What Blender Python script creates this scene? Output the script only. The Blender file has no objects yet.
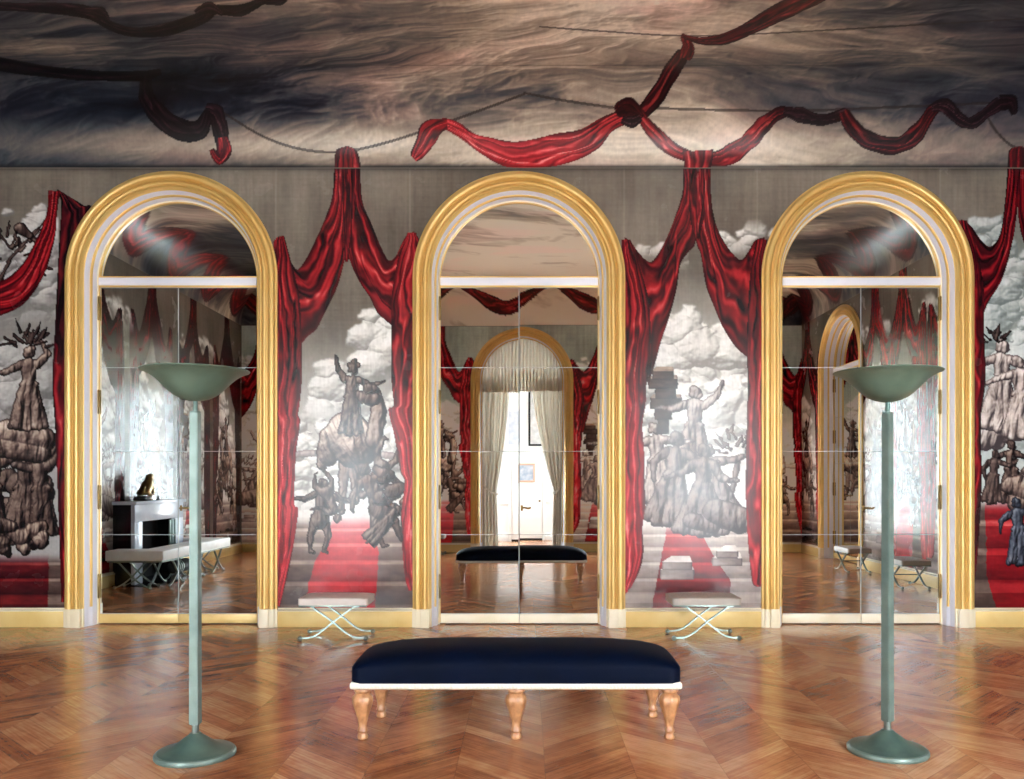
import bpy, bmesh, math, random
import numpy as np
from mathutils import Vector, Matrix
PI = math.pi
SC = bpy.context.scene
COL = SC.collection

# ------------------------------------------------------------------ camera
F = 850.0                      # focal length in pixels of the 1024 x 779 frame
VX, VY = 525.0, 479.0          # vanishing point of the room's depth axis
DW = 9.2                       # camera to front wall
K = DW / F                     # metres per pixel on the front wall
cam_d = bpy.data.cameras.new('camera'); cam = bpy.data.objects.new('camera', cam_d); COL.objects.link(cam)
cam.location = (0, -DW, 1.6); cam.rotation_euler = (PI/2, 0, 0)
cam_d.sensor_width = 36; cam_d.lens = F/1024*36
cam_d.shift_x = -(VX-512)/1024; cam_d.shift_y = (VY-389.5)/1024
cam_d.clip_start = 0.02
SC.camera = cam
SC.view_settings.view_transform = 'Standard'; SC.view_settings.look = 'None'
SC.view_settings.gamma = 1; SC.view_settings.use_curve_mapping = False
SC.cycles.max_bounces = 12; SC.cycles.diffuse_bounces = 5; SC.cycles.glossy_bounces = 8
SC.cycles.transparent_max_bounces = 8
SC.cycles.sample_clamp_indirect = 3; SC.cycles.blur_glossy = 0.6
SC.cycles.use_denoising = True

YB = -9.1                      # back wall face
XL, XR = -6.2, 6.05            # side wall faces
Z0 = 4.97                      # top of the walls
RC = 0.75                      # radius of the cove
ZC = Z0 + RC
AX = [-3.821, -0.065, 3.702]   # arch centres on front and back walls
RO, RI = 1.147, 0.945          # architrave outer / inner radius
ZS = 3.776                     # springing height

# ------------------------------------------------------------------ helpers
def lin(c):
    c = np.asarray(c, float)
    return np.where(c <= .04045, c/12.92, ((c+.055)/1.055)**2.4)

def tag(o, label=None, cat=None, group=None, kind=None):
    if label: o['label'] = label
    if cat: o['category'] = cat
    if group: o['group'] = group
    if kind: o['kind'] = kind
    return o

def empty(name, loc=(0,0,0), rz=0, parent=None):
    o = bpy.data.objects.new(name, None); COL.objects.link(o)
    o.location = loc; o.rotation_euler = (0,0,rz); o.empty_display_size = .1
    if parent: o.parent = parent
    return o

def build(name, bm, mat, parent=None, smooth=True, angle=35, loc=None, rz=0):
    bmesh.ops.recalc_face_normals(bm, faces=bm.faces)
    me = bpy.data.meshes.new(name); bm.to_mesh(me); bm.free()
    me.materials.append(mat)
    if smooth:
        me.shade_smooth(); me.set_sharp_from_angle(angle=math.radians(angle))
    o = bpy.data.objects.new(name, me); COL.objects.link(o)
    if parent: o.parent = parent
    if loc: o.location = loc
    o.rotation_euler.z = rz
    return o

def box(bm, x0, x1, y0, y1, z0, z1, bev=0.0, seg=2):
    r = bmesh.ops.create_cube(bm, size=1)
    vs = r['verts']
    for v in vs:
        v.co = Vector(((x0+x1)/2+v.co.x*(x1-x0), (y0+y1)/2+v.co.y*(y1-y0), (z0+z1)/2+v.co.z*(z1-z0)))
    if bev > 0:
        es = list({e for v in vs for e in v.link_edges})
        bmesh.ops.bevel(bm, geom=es, offset=bev, segments=seg, profile=.5, affect='EDGES')
    return bm
def bx(*a, **k): return box(bmesh.new(), *a, **k)

def lathe(bm, prof, n=32, cx=0, cy=0, mod=None):
    rings = []
    for r, z in prof:
        ring = []
        for i in range(n):
            a = 2*PI*i/n
            rr = r*(mod(a, z) if mod else 1)
            ring.append(bm.verts.new((cx+rr*math.cos(a), cy+rr*math.sin(a), z)))
        rings.append(ring)
    for A, B in zip(rings, rings[1:]):
        for i in range(n):
            j = (i+1) % n
            bm.faces.new((A[i], A[j], B[j], B[i]))
    bm.faces.new(rings[0][::-1]); bm.faces.new(rings[-1])
    return bm

def smooth_pts(pts, n=8):
    P = [Vector(p) for p in pts]; out = []
    for i in range(len(P)-1):
        p0 = P[i-1] if i else P[i]*2-P[i+1]
        p1, p2 = P[i], P[i+1]
        p3 = P[i+2] if i+2 < len(P) else P[i+1]*2-P[i]
        for k in range(n):
            t = k/n
            out.append(.5*((2*p1)+(p2-p0)*t+(2*p0-5*p1+4*p2-p3)*t*t+(3*p1-p0-3*p2+p3)*t**3))
    out.append(P[-1]); return out

def sweep(bm, pts, w, h, up=(0,1,0), round_=0):
    """rectangular (or round) bar along pts; w measured along 'up', h across"""
    up = Vector(up); rings = []
    for i, p in enumerate(pts):
        t = (pts[min(i+1, len(pts)-1)]-pts[max(i-1, 0)]).normalized()
        s = t.cross(up).normalized(); u = s.cross(t).normalized()
        if round_:
            ring = [bm.verts.new(p+(s*math.cos(2*PI*k/round_)*h+u*math.sin(2*PI*k/round_)*w)) for k in range(round_)]
        else:
            ring = [bm.verts.new(p+u*a*w/2+s*b*h/2) for a, b in ((-1,-1),(1,-1),(1,1),(-1,1))]
        rings.append(ring)
    n = len(rings[0])
    for A, B in zip(rings, rings[1:]):
        for i in range(n): bm.faces.new((A[i], A[(i+1)%n], B[(i+1)%n], B[i]))
    bm.faces.new(rings[0][::-1]); bm.faces.new(rings[-1])
    return bm

def ball(bm, x, y, z, r, sx=1, sy=1, sz=1, u=16, v=10):
    m = Matrix.Translation((x,y,z)) @ Matrix.Diagonal((sx,sy,sz,1))
    bmesh.ops.create_uvsphere(bm, u_segments=u, v_segments=v, radius=r, matrix=m)
    return bm

# ------------------------------------------------------------------ materials
MATS = {}
def mat(name, col, rough=.5, metal=0.0, spec=.5, coat=0, sheen=0, noise=None, bump=0, bscale=30):
    """noise = (second colour, scale, contrast)"""
    if name in MATS: return MATS[name]
    m = bpy.data.materials.new(name); m.use_nodes = True; nt = m.node_tree
    b = nt.nodes['Principled BSDF']; b.inputs['Roughness'].default_value = rough
    b.inputs['Metallic'].default_value = metal; b.inputs['Specular IOR Level'].default_value = spec
    b.inputs['Coat Weight'].default_value = coat; b.inputs['Coat Roughness'].default_value = .15
    b.inputs['Sheen Weight'].default_value = sheen
    c = (*lin(col), 1); b.inputs['Base Color'].default_value = c
    tc = nt.nodes.new('ShaderNodeTexCoord')
    if noise:
        c2, sc, con = noise
        n = nt.nodes.new('ShaderNodeTexNoise'); n.inputs['Scale'].default_value = sc; n.inputs['Detail'].default_value = 6
        r = nt.nodes.new('ShaderNodeValToRGB'); r.color_ramp.elements[0].position = .5-con; r.color_ramp.elements[1].position = .5+con
        r.color_ramp.elements[0].color = c; r.color_ramp.elements[1].color = (*lin(c2), 1)
        nt.links.new(tc.outputs['Object'], n.inputs['Vector']); nt.links.new(n.outputs['Fac'], r.inputs['Fac'])
        nt.links.new(r.outputs['Color'], b.inputs['Base Color'])
    if bump:
        n = nt.nodes.new('ShaderNodeTexNoise'); n.inputs['Scale'].default_value = bscale; n.inputs['Detail'].default_value = 4
        bp = nt.nodes.new('ShaderNodeBump'); bp.inputs['Strength'].default_value = bump; bp.inputs['Distance'].default_value = .01
        nt.links.new(tc.outputs['Object'], n.inputs['Vector']); nt.links.new(n.outputs['Fac'], bp.inputs['Height'])
        nt.links.new(bp.outputs['Normal'], b.inputs['Normal'])
    MATS[name] = m
    return m

GOLD = mat('gilding', (.86,.70,.39), rough=.34, metal=.3, noise=((.90,.77,.49), 3.0, .3), bump=.03, bscale=14)
OCHRE = mat('ochre_gilt_board', (.83,.70,.42), rough=.42, metal=.12, noise=((.90,.80,.54), 4.0, .3), bump=.1, bscale=12)
CREAM = mat('cream_paint', (.93,.90,.82), rough=.4, noise=((.88,.83,.70), 2.5, .2))
WHITE = mat('white_paint', (.90,.90,.93), rough=.4, noise=((.84,.85,.90), 2.0, .3))
PLASTER = mat('wall_plaster', (.45,.42,.38), rough=.8, noise=((.5,.47,.42), 3, .2))
BRASS = mat('aged_brass', (.52,.42,.24), rough=.38, metal=.85)
VELVET = mat('navy_velvet', (.0,.022,.085), rough=.6, spec=.07, sheen=0.0, noise=((.0,.036,.125), 5.0, .25), bump=.1, bscale=60)
BRAID = mat('pale_braid', (.86,.84,.78), rough=.6, bump=.4, bscale=160)
WALNUT = mat('carved_pale_wood', (.52,.32,.19), rough=.36, coat=.3, noise=((.78,.58,.40), 22, .22), bump=.15, bscale=60)
PATINA = mat('verdigris_metal', (.34,.41,.385), rough=.42, metal=.3, noise=((.44,.51,.48), 9, .2), bump=.06, bscale=40)
PATINAD = mat('dark_verdigris_metal', (.22,.31,.29), rough=.40, metal=.35, noise=((.36,.45,.41), 7, .25), bump=.06, bscale=30)
PATINAB = mat('bowl_verdigris_metal', (.28,.37,.32), rough=.42, metal=.3, noise=((.40,.49,.43), 6, .25), bump=.05, bscale=20)
STEEL = mat('pale_steel', (.50,.56,.54), rough=.3, metal=.85)
LEATHER = mat('pale_leather', (.80,.75,.71), rough=.5, noise=((.74,.69,.66), 10, .25), bump=.08, bscale=50)
MARBLE = mat('grey_marble', (.82,.85,.89), rough=.2, noise=((.70,.74,.80), 3, .2))
BLACKST = mat('black_marble_and_reflection', (.03,.04,.07), rough=.15, noise=((.06,.07,.11), 4, .2))  # the chimneypiece returns use it for a dark reflection
SOOT = mat('firebox_black', (.03,.03,.035), rough=.8)
BRONZE = mat('gilt_bronze', (.58,.49,.30), rough=.3, metal=.9, noise=((.25,.22,.16), 12, .2))
BLIND = mat('curtain_linen', (.90,.88,.84), rough=.85, sheen=.2, noise=((.85,.83,.79), 6, .3), bump=.15, bscale=120)
BACKING = mat('mirror_backing', (.72,.74,.74), rough=.6)
OFFWHITE = mat('hall_white_paint', (.93,.93,.92), rough=.6)

m = bpy.data.materials.new('mirror_glass'); m.use_nodes = True; b = m.node_tree.nodes['Principled BSDF']
b.inputs['Base Color'].default_value = (.80,.87,.88,1); b.inputs['Metallic'].default_value = 1; b.inputs['Roughness'].default_value = 0.0
MIRROR = m

def pane(name, tint):
    m = bpy.data.materials.new(name); m.use_nodes = True; nt = m.node_tree; nt.nodes.clear()
    out = nt.nodes.new('ShaderNodeOutputMaterial'); mx = nt.nodes.new('ShaderNodeMixShader')
    tr = nt.nodes.new('ShaderNodeBsdfTransparent'); gl = nt.nodes.new('ShaderNodeBsdfGlossy'); gl.inputs['Roughness'].default_value = .02
    q = tint**.5; tr.inputs[0].default_value = (q, q, q, 1); mx.inputs[0].default_value = .06       # light crosses two faces of the pane
    nt.links.new(tr.outputs[0], mx.inputs[1]); nt.links.new(gl.outputs[0], mx.inputs[2]); nt.links.new(mx.outputs[0], out.inputs[0])
    return m
GLASS, GLASS_DIM, GLASS_HALL = pane('window_glass', 1.0), pane('dimming_window_glass', .75), pane('hall_dimming_glass', .34)  # the lower tints are added to dim the daylight coming in
# curtain linen lets some daylight through
nt = BLIND.node_tree; pb = nt.nodes['Principled BSDF']; out = nt.nodes['Material Output']
tl = nt.nodes.new('ShaderNodeBsdfTranslucent'); mx = nt.nodes.new('ShaderNodeMixShader'); mx.inputs[0].default_value = .5
tl.inputs['Color'].default_value = (.88,.85,.78,1)
nt.links.new(pb.outputs[0], mx.inputs[1]); nt.links.new(tl.outputs[0], mx.inputs[2]); nt.links.new(mx.outputs[0], out.inputs['Surface'])

def paint_material(name, rough, bump, coat=0):
    m = bpy.data.materials.new(name); m.use_nodes = True; nt = m.node_tree; b = nt.nodes['Principled BSDF']
    b.inputs['Specular IOR Level'].default_value = .26
    a = nt.nodes.new('ShaderNodeAttribute'); a.attribute_name = 'paint'
    nt.links.new(a.outputs['Color'], b.inputs['Base Color'])
    tc = nt.nodes.new('ShaderNodeTexCoord')
    n = nt.nodes.new('ShaderNodeTexNoise'); n.inputs['Scale'].default_value = 3; n.inputs['Detail'].default_value = 5
    r = nt.nodes.new('ShaderNodeMapRange'); r.inputs['From Min'].default_value = .3; r.inputs['From Max'].default_value = .7
    r.inputs['To Min'].default_value = rough-.03; r.inputs['To Max'].default_value = rough+.05
    nt.links.new(tc.outputs['Object'], n.inputs['Vector']); nt.links.new(n.outputs['Fac'], r.inputs['Value'])
    nt.links.new(r.outputs['Result'], b.inputs['Roughness'])
    n2 = nt.nodes.new('ShaderNodeTexNoise'); n2.inputs['Scale'].default_value = 26; n2.inputs['Detail'].default_value = 2
    bp = nt.nodes.new('ShaderNodeBump'); bp.inputs['Strength'].default_value = bump; bp.inputs['Distance'].default_value = .004
    nt.links.new(tc.outputs['Object'], n2.inputs['Vector']); nt.links.new(n2.outputs['Fac'], bp.inputs['Height'])
    nt.links.new(bp.outputs['Normal'], b.inputs['Normal'])
    return m
MURAL = paint_material('varnished_mural', .235, .03)
CEILM = paint_material('varnished_ceiling_canvas', .34, .06)

def parquet():
    m = bpy.data.materials.new('point_de_hongrie_oak'); m.use_nodes = True; nt = m.node_tree; L = nt.links
    b = nt.nodes['Principled BSDF']
    def M(op, a, c=None, d=None):
        n = nt.nodes.new('ShaderNodeMath'); n.operation = op
        for i, v in enumerate((a, c, d)):
            if v is None: continue
            if isinstance(v, (int, float)): n.inputs[i].default_value = v
            else: L.new(v, n.inputs[i])
        return n.outputs[0]
    geo = nt.nodes.new('ShaderNodeNewGeometry'); sp = nt.nodes.new('ShaderNodeSeparateXYZ'); L.new(geo.outputs['Position'], sp.inputs[0])
    X, Y = sp.outputs[0], sp.outputs[1]
    W = .49
    u = M('DIVIDE', M('SUBTRACT', X, .11), W); ci = M('FLOOR', u); fu = M('SUBTRACT', u, ci)
    par = M('FLOORED_MODULO', ci, 2.0); sg = M('SUBTRACT', 1.0, M('MULTIPLY', par, 2.0))
    off = M('MULTIPLY', sg, M('MULTIPLY', M('SUBTRACT', fu, .5), W*.95))
    v = M('DIVIDE', M('SUBTRACT', Y, off), .150); bi = M('FLOOR', v); fv = M('SUBTRACT', v, bi)
    cmb = nt.nodes.new('ShaderNodeCombineXYZ'); L.new(ci, cmb.inputs[0]); L.new(bi, cmb.inputs[1])
    wn = nt.nodes.new('ShaderNodeTexWhiteNoise'); L.new(cmb.outputs[0], wn.inputs['Vector'])
    # grain along the board
    along = M('ADD', M('MULTIPLY', X, 1.0), M('MULTIPLY', M('MULTIPLY', sg, Y), .95))
    across = M('SUBTRACT', Y, M('MULTIPLY', sg, M('MULTIPLY', X, .95)))
    g = nt.nodes.new('ShaderNodeCombineXYZ'); L.new(M('MULTIPLY', along, 2.2), g.inputs[0]); L.new(M('MULTIPLY', across, 45.0), g.inputs[1]); L.new(wn.outputs['Value'], g.inputs[2])
    gn = nt.nodes.new('ShaderNodeTexNoise'); gn.inputs['Scale'].default_value = 1.0; gn.inputs['Detail'].default_value = 5; L.new(g.outputs[0], gn.inputs['Vector'])
    big = nt.nodes.new('ShaderNodeTexNoise'); big.inputs['Scale'].default_value = .55; big.inputs['Detail'].default_value = 3; L.new(geo.outputs['Position'], big.inputs['Vector'])
    mott = nt.nodes.new('ShaderNodeTexNoise'); mott.inputs['Scale'].default_value = 6; mott.inputs['Detail'].default_value = 9; mott.inputs['Roughness'].default_value = .7; L.new(geo.outputs['Position'], mott.inputs['Vector'])
    t = M('ADD', M('ADD', M('MULTIPLY', wn.outputs['Value'], .17), M('MULTIPLY', par, .05)), M('ADD', M('MULTIPLY', gn.outputs['Fac'], .38), M('ADD', M('MULTIPLY', big.outputs['Fac'], .58), M('MULTIPLY', M('SUBTRACT', mott.outputs['Fac'], .42), .38))))  # alternate strips toned for how their board direction reflects
    cr = nt.nodes.new('ShaderNodeValToRGB'); e = cr.color_ramp
    cols = [(.30,(.31,.16,.105)), (.46,(.51,.29,.18)), (.62,(.67,.435,.285)), (.82,(.80,.61,.44))]
    while len(e.elements) < 4: e.elements.new(.5)
    for el, (p, c) in zip(e.elements, cols): el.position = p; el.color = (*lin(c), 1)
    L.new(t, cr.inputs['Fac'])
    # joints
    j1 = M('MINIMUM', fv, M('SUBTRACT', 1.0, fv)); j2 = M('MULTIPLY', M('MINIMUM', fu, M('SUBTRACT', 1.0, fu)), 4.1)
    j = M('MINIMUM', j1, j2)
    mr = nt.nodes.new('ShaderNodeMapRange'); mr.inputs['From Min'].default_value = .008; mr.inputs['From Max'].default_value = .035
    mr.inputs['To Min'].default_value = .72; mr.inputs['To Max'].default_value = 1; L.new(j, mr.inputs['Value'])
    mix = nt.nodes.new('ShaderNodeMix'); mix.data_type = 'RGBA'; mix.blend_type = 'MULTIPLY'; mix.inputs[0].default_value = 1
    L.new(cr.outputs['Color'], mix.inputs[6]); L.new(mr.outputs['Result'], mix.inputs[7]); L.new(mix.outputs[2], b.inputs['Base Color'])
    rn = M('ADD', .13, M('MULTIPLY', gn.outputs['Fac'], .12)); L.new(rn, b.inputs['Roughness'])
    b.inputs['Specular IOR Level'].default_value = .6
    wv = nt.nodes.new('ShaderNodeTexNoise'); wv.inputs['Scale'].default_value = 7; wv.inputs['Detail'].default_value = 2; L.new(geo.outputs['Position'], wv.inputs['Vector'])
    h = M('ADD', M('MULTIPLY', mr.outputs['Result'], .25), M('ADD', M('MULTIPLY', wv.outputs['Fac'], 1.0), M('MULTIPLY', M('ADD', M('MULTIPLY', wn.outputs['Value'], 2.0), M('MULTIPLY', gn.outputs['Fac'], .4)), .12)))
    bp = nt.nodes.new('ShaderNodeBump'); bp.inputs['Strength'].default_value = .22; bp.inputs['Distance'].default_value = .012
    L.new(h, bp.inputs['Height']); L.new(bp.outputs['Normal'], b.inputs['Normal'])
    return m
PARQUET = parquet()
# ------------------------------------------------------------------ painting on canvas (numpy -> mesh colours)
RNG = np.random.RandomState(7)
LAT = RNG.rand(256, 256)
def vn(x, y, seed=0):
    x = np.asarray(x, float)+seed*37.3; y = np.asarray(y, float)+seed*91.7
    xi = np.floor(x).astype(int); yi = np.floor(y).astype(int); fx = x-xi; fy = y-yi
    fx = fx*fx*(3-2*fx); fy = fy*fy*(3-2*fy)
    a = LAT[yi & 255, xi & 255]; b = LAT[yi & 255, (xi+1) & 255]; c = LAT[(yi+1) & 255, xi & 255]; d = LAT[(yi+1) & 255, (xi+1) & 255]
    return (a*(1-fx)+b*fx)*(1-fy)+(c*(1-fx)+d*fx)*fy
def fbm(x, y, seed=0, o=5, g=.5):
    s = 0; a = 1; t = 0
    for i in range(o):
        s = s+a*vn(x*2**i, y*2**i, seed+i*3); t += a; a *= g
    return s/t
def billow(x, y, seed=0, o=5):
    s = 0; a = 1; t = 0
    for i in range(o):
        s = s+a*np.abs(2*vn(x*2**i, y*2**i, seed+i*5)-1); t += a; a *= .5
    return s/t
def ramp(stops, t):
    p = [s[0] for s in stops]
    return np.stack([np.interp(t, p, [s[1][k] for s in stops]) for k in range(3)], -1)
def sst(a, b, x):
    t = np.clip((x-a)/(b-a), 0, 1); return t*t*(3-2*t)

RED = [(0,(.085,.015,.03)), (.3,(.25,.03,.06)), (.55,(.46,.055,.09)), (.8,(.67,.14,.165)), (1,(.84,.38,.37))]
BRIGHT = [(0,(.20,.02,.05)), (.3,(.46,.05,.09)), (.55,(.68,.12,.16)), (.8,(.84,.28,.30)), (1,(.95,.57,.56))]
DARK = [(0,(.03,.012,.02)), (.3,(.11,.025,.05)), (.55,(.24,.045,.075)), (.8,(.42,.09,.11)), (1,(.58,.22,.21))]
NIGHT = [(0,(.02,.015,.03)), (.4,(.07,.045,.07)), (.7,(.17,.09,.12)), (1,(.36,.24,.26))]
SEPIA = [(0,(.10,.075,.075)), (.3,(.25,.19,.18)), (.55,(.44,.36,.33)), (.8,(.68,.60,.54)), (1,(.88,.82,.76))]
PALE = [(0,(.24,.21,.22)), (.3,(.46,.41,.40)), (.55,(.66,.61,.58)), (.8,(.83,.79,.76)), (1,(.94,.91,.89))]
UMBER = [(0,(.06,.045,.05)), (.3,(.17,.12,.12)), (.55,(.31,.24,.22)), (.8,(.50,.42,.38)), (1,(.72,.65,.58))]
BLUED = [(0,(.05,.06,.09)), (.4,(.16,.18,.23)), (.7,(.34,.37,.42)), (1,(.62,.65,.68))]

class Canvas:
    """a painted surface; authored in units of one front-wall photo pixel (about 1.08 cm)"""
    def __init__(s, x0, x1, y0, y1, S, tf=None, q=None):
        s.x0, s.y0, s.S = x0, y0, S; s.q = q or S
        s.w = int((x1-x0)*S)+1; s.h = int((y1-y0)*S)+1
        s.c = np.zeros((s.h, s.w, 3)); s.lab = np.zeros((s.h, s.w), int)
        gx, gy = np.meshgrid(np.arange(s.w)/S+x0, np.arange(s.h)/S+y0); s.X, s.Y = gx, gy
        s.tf = tf or (lambda x, y: (x, y))
    def pix(s, x, y):
        x, y = s.tf(np.asarray(x, float), np.asarray(y, float))
        return (x-s.x0)*s.S, (y-s.y0)*s.S
    def put(s, ix, iy, col, lab=None, alpha=1):
        ok = (ix >= 0) & (ix < s.w) & (iy >= 0) & (iy < s.h)
        ix, iy, col = ix[ok], iy[ok], col[ok]
        s.c[iy, ix] = col if alpha == 1 else s.c[iy, ix]*(1-alpha)+col*alpha
        if lab is not None: s.lab[iy, ix] = lab

def poly_resample(P, n):
    P = np.array(smooth2(P)); d = np.r_[0, np.cumsum(np.hypot(*np.diff(P, axis=0).T))]
    t = np.linspace(0, d[-1], n)
    return np.stack([np.interp(t, d, P[:, 0]), np.interp(t, d, P[:, 1])], 1)
def smooth2(P, n=6):
    return [(p.x, p.y) for p in smooth_pts([(a, b, 0) for a, b in P], n)] if len(P) > 2 else P
def plen(P):
    P = np.array(P); return np.hypot(*np.diff(P, axis=0).T).sum()

def strip(cv, Lp, Rp, folds, pal, seed=0, lab=1, lit=0, tw=.5, flow=40, pal2=None, flip=None, edge=.55):
    """a fold-painted ribbon of cloth between two edge polylines"""
    if flip is not None:
        Lp = [(flip(x), y) for x, y in Lp]; Rp = [(flip(x), y) for x, y in Rp]
    ln = max(plen(Lp), plen(Rp)); q = cv.q
    nv = int(ln*q*2.2)+8
    a, b = poly_resample(Lp, nv), poly_resample(Rp, nv)
    wd = np.hypot(*(a-b).T).max(); nu = int(wd*q*2.2)+6
    u = np.linspace(0, 1, nu)[None, :]; v = np.linspace(0, 1, nv)[:, None]
    wob = 1+.012*0
    px = a[:, None, 0]*(1-u)+b[:, None, 0]*u; py = a[:, None, 1]*(1-u)+b[:, None, 1]*u
    V = v*ln/flow
    ph = folds*u+tw*2*(fbm(u*2+V*.3, V, seed, 3)-.5)*2+0*v
    s = .475+.22*np.sin(2*PI*ph)+.12*np.sin(2*PI*(2.17*ph+1.0*vn(u*2, V*.7, seed+9)))+.46*(fbm(u*folds*1.0+V*.25, V*.5, seed+4, 4)-.5)
    cr = np.abs(2*vn(u*folds*1.3+V*.35, V*.6, seed+21)-1)      # sharp creases
    s = s-.20*np.exp(-(cr/.10)**2)+.13*np.exp(-((cr-.22)/.08)**2)+.22*(fbm(u*folds*4, V*2.2, seed+31, 4)-.5)
    s = s*(1-edge*np.abs(2*u-1)**6)+lit
    col = ramp(pal, np.clip(s, 0, 1))
    if pal2 is not None:
        c2 = ramp(pal2[0], np.clip(s, 0, 1)); w = sst(pal2[1], pal2[2], v+.12*(fbm(u*3, V*2, seed+2, 3)-.5))[..., None]
        col = col*(1-w)+c2*w
    ix, iy = cv.pix(px, py)
    cv.put(np.rint(ix).astype(int).ravel(), np.rint(iy).astype(int).ravel(), col.reshape(-1, 3), lab)

def ribbon(cv, pts, widths, folds, pal, seed=0, **k):
    P = np.array(smooth2(pts)); t = np.linspace(0, len(pts)-1, len(P))
    w = np.interp(t, np.arange(len(widths)), widths) if len(widths) == len(pts) else np.interp(t/(len(pts)-1), np.linspace(0, 1, len(widths)), widths)
    T = np.gradient(P, axis=0); T /= np.hypot(*T.T)[:, None]+1e-9; N = np.stack([-T[:, 1], T[:, 0]], 1)
    n = len(P); wob = 1+.35*(vn(np.arange(n)*.35, np.zeros(n), seed)-.5)
    A = P-N*(w*wob/2)[:, None]; B = P+N*(w*wob/2)[:, None]
    strip(cv, [tuple(p) for p in A[::3]]+[tuple(A[-1])], [tuple(p) for p in B[::3]]+[tuple(B[-1])], folds, pal, seed, **k)

def rope(cv, pts, w=1.0, col=(.16,.14,.13), lab=None):
    P = poly_resample(pts, int(plen(pts)*4)); ix, iy = cv.pix(P[:, 0], P[:, 1])
    for d in np.linspace(-w/2, w/2, 3):
        cv.put(np.rint(ix).astype(int), np.rint(iy+d*cv.S).astype(int), np.tile(np.array(col), (len(ix), 1)), lab, alpha=.6)

def relief(cv, caps, pal, lab=2, wr=(3.0, 7, 1), light=(-.45, -.55, .70), haze=0, hazecol=(.85,.83,.82), gain=1.0, flip=None, ang=0.0):
    """paint rounded modelled forms: caps = (x0,y0,r0,x1,y1,r1[,z])"""
    if flip is not None: ang = -ang
    if flip is not None: caps = [(flip(c[0]), c[1], c[2], flip(c[3]), *c[4:]) for c in caps]
    S = cv.S; m = 4
    x0 = min(min(c[0]-c[2], c[3]-c[5]) for c in caps)-m; x1 = max(max(c[0]+c[2], c[3]+c[5]) for c in caps)+m
    y0 = min(min(c[1]-c[2], c[4]-c[5]) for c in caps)-m; y1 = max(max(c[1]+c[2], c[4]+c[5]) for c in caps)+m
    i0, i1 = max(0, int((x0-cv.x0)*S)), min(cv.w, int((x1-cv.x0)*S)+1); j0, j1 = max(0, int((y0-cv.y0)*S)), min(cv.h, int((y1-cv.y0)*S)+1)
    if i1-i0 < 3 or j1-j0 < 3: return
    X = cv.X[j0:j1, i0:i1]; Y = cv.Y[j0:j1, i0:i1]
    jit = 2.6*(fbm(X/6, Y/6, wr[2]+40, 3)-.5)
    H = np.full(X.shape, -1e3)
    for c in caps:
        ax, ay, ra, bx_, by_, rb = c[:6]; z = c[6] if len(c) > 6 else 0
        dx, dy = bx_-ax, by_-ay; L2 = dx*dx+dy*dy+1e-6
        t = np.clip(((X-ax)*dx+(Y-ay)*dy)/L2, 0, 1)
        r = ra+(rb-ra)*t; d2 = (X-ax-t*dx)**2+(Y-ay-t*dy)**2
        h = np.where((np.sqrt(d2)+jit) < r, z+np.sqrt(np.maximum(r*r-d2, 0.05)), -1e3)
        H = np.maximum(H, h)
    M = H > -500
    Hs = np.where(M, H, 0)
    wa = 10*(fbm(X/22, Y/22, wr[2]+3, 3)-.5); wb = 10*(fbm(X/22, Y/22, wr[2]+5, 3)-.5)
    ca, sa = math.cos(ang), math.sin(ang)
    U = (X+wa)*ca+(Y+wb)*sa; V = -(X+wa)*sa+(Y+wb)*ca          # folds run along V
    fold = fbm(U/(wr[1]*.9), V/(wr[1]*4.2), wr[2], 3)-.5
    Hs = Hs*.75+wr[0]*1.9*fold+wr[0]*.5*(fbm(X/7, Y/7, wr[2]+9, 3)-.5)
    gy, gx = np.gradient(Hs); gx *= S; gy *= S
    n = 1/np.sqrt(gx**2+gy**2+1)
    sh = (-gx*light[0]-gy*light[1]+light[2])*n
    E_ = M.astype(float)                                        # dark contour, as drawn with the brush
    for _ in range(3 if S > 1 else 1):
        E_ = np.minimum.reduce([E_, np.roll(E_, 1, 0), np.roll(E_, -1, 0), np.roll(E_, 1, 1), np.roll(E_, -1, 1)])*.62+.38*E_
    e = np.clip(-.16+1.02*np.clip(sh, 0, 1)*gain+.34*(fbm(X/12, Y/12, wr[2]+8, 4)-.5), 0, 1)
    e = e*(.35+.65*E_)
    col = ramp(pal, e)
    if np.ndim(haze) or haze: 
        col = col*(1-haze)+np.array(hazecol)*haze
    cv.c[j0:j1, i0:i1][M] = col[M]
    if lab is not None: cv.lab[j0:j1, i0:i1][M] = lab

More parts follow.
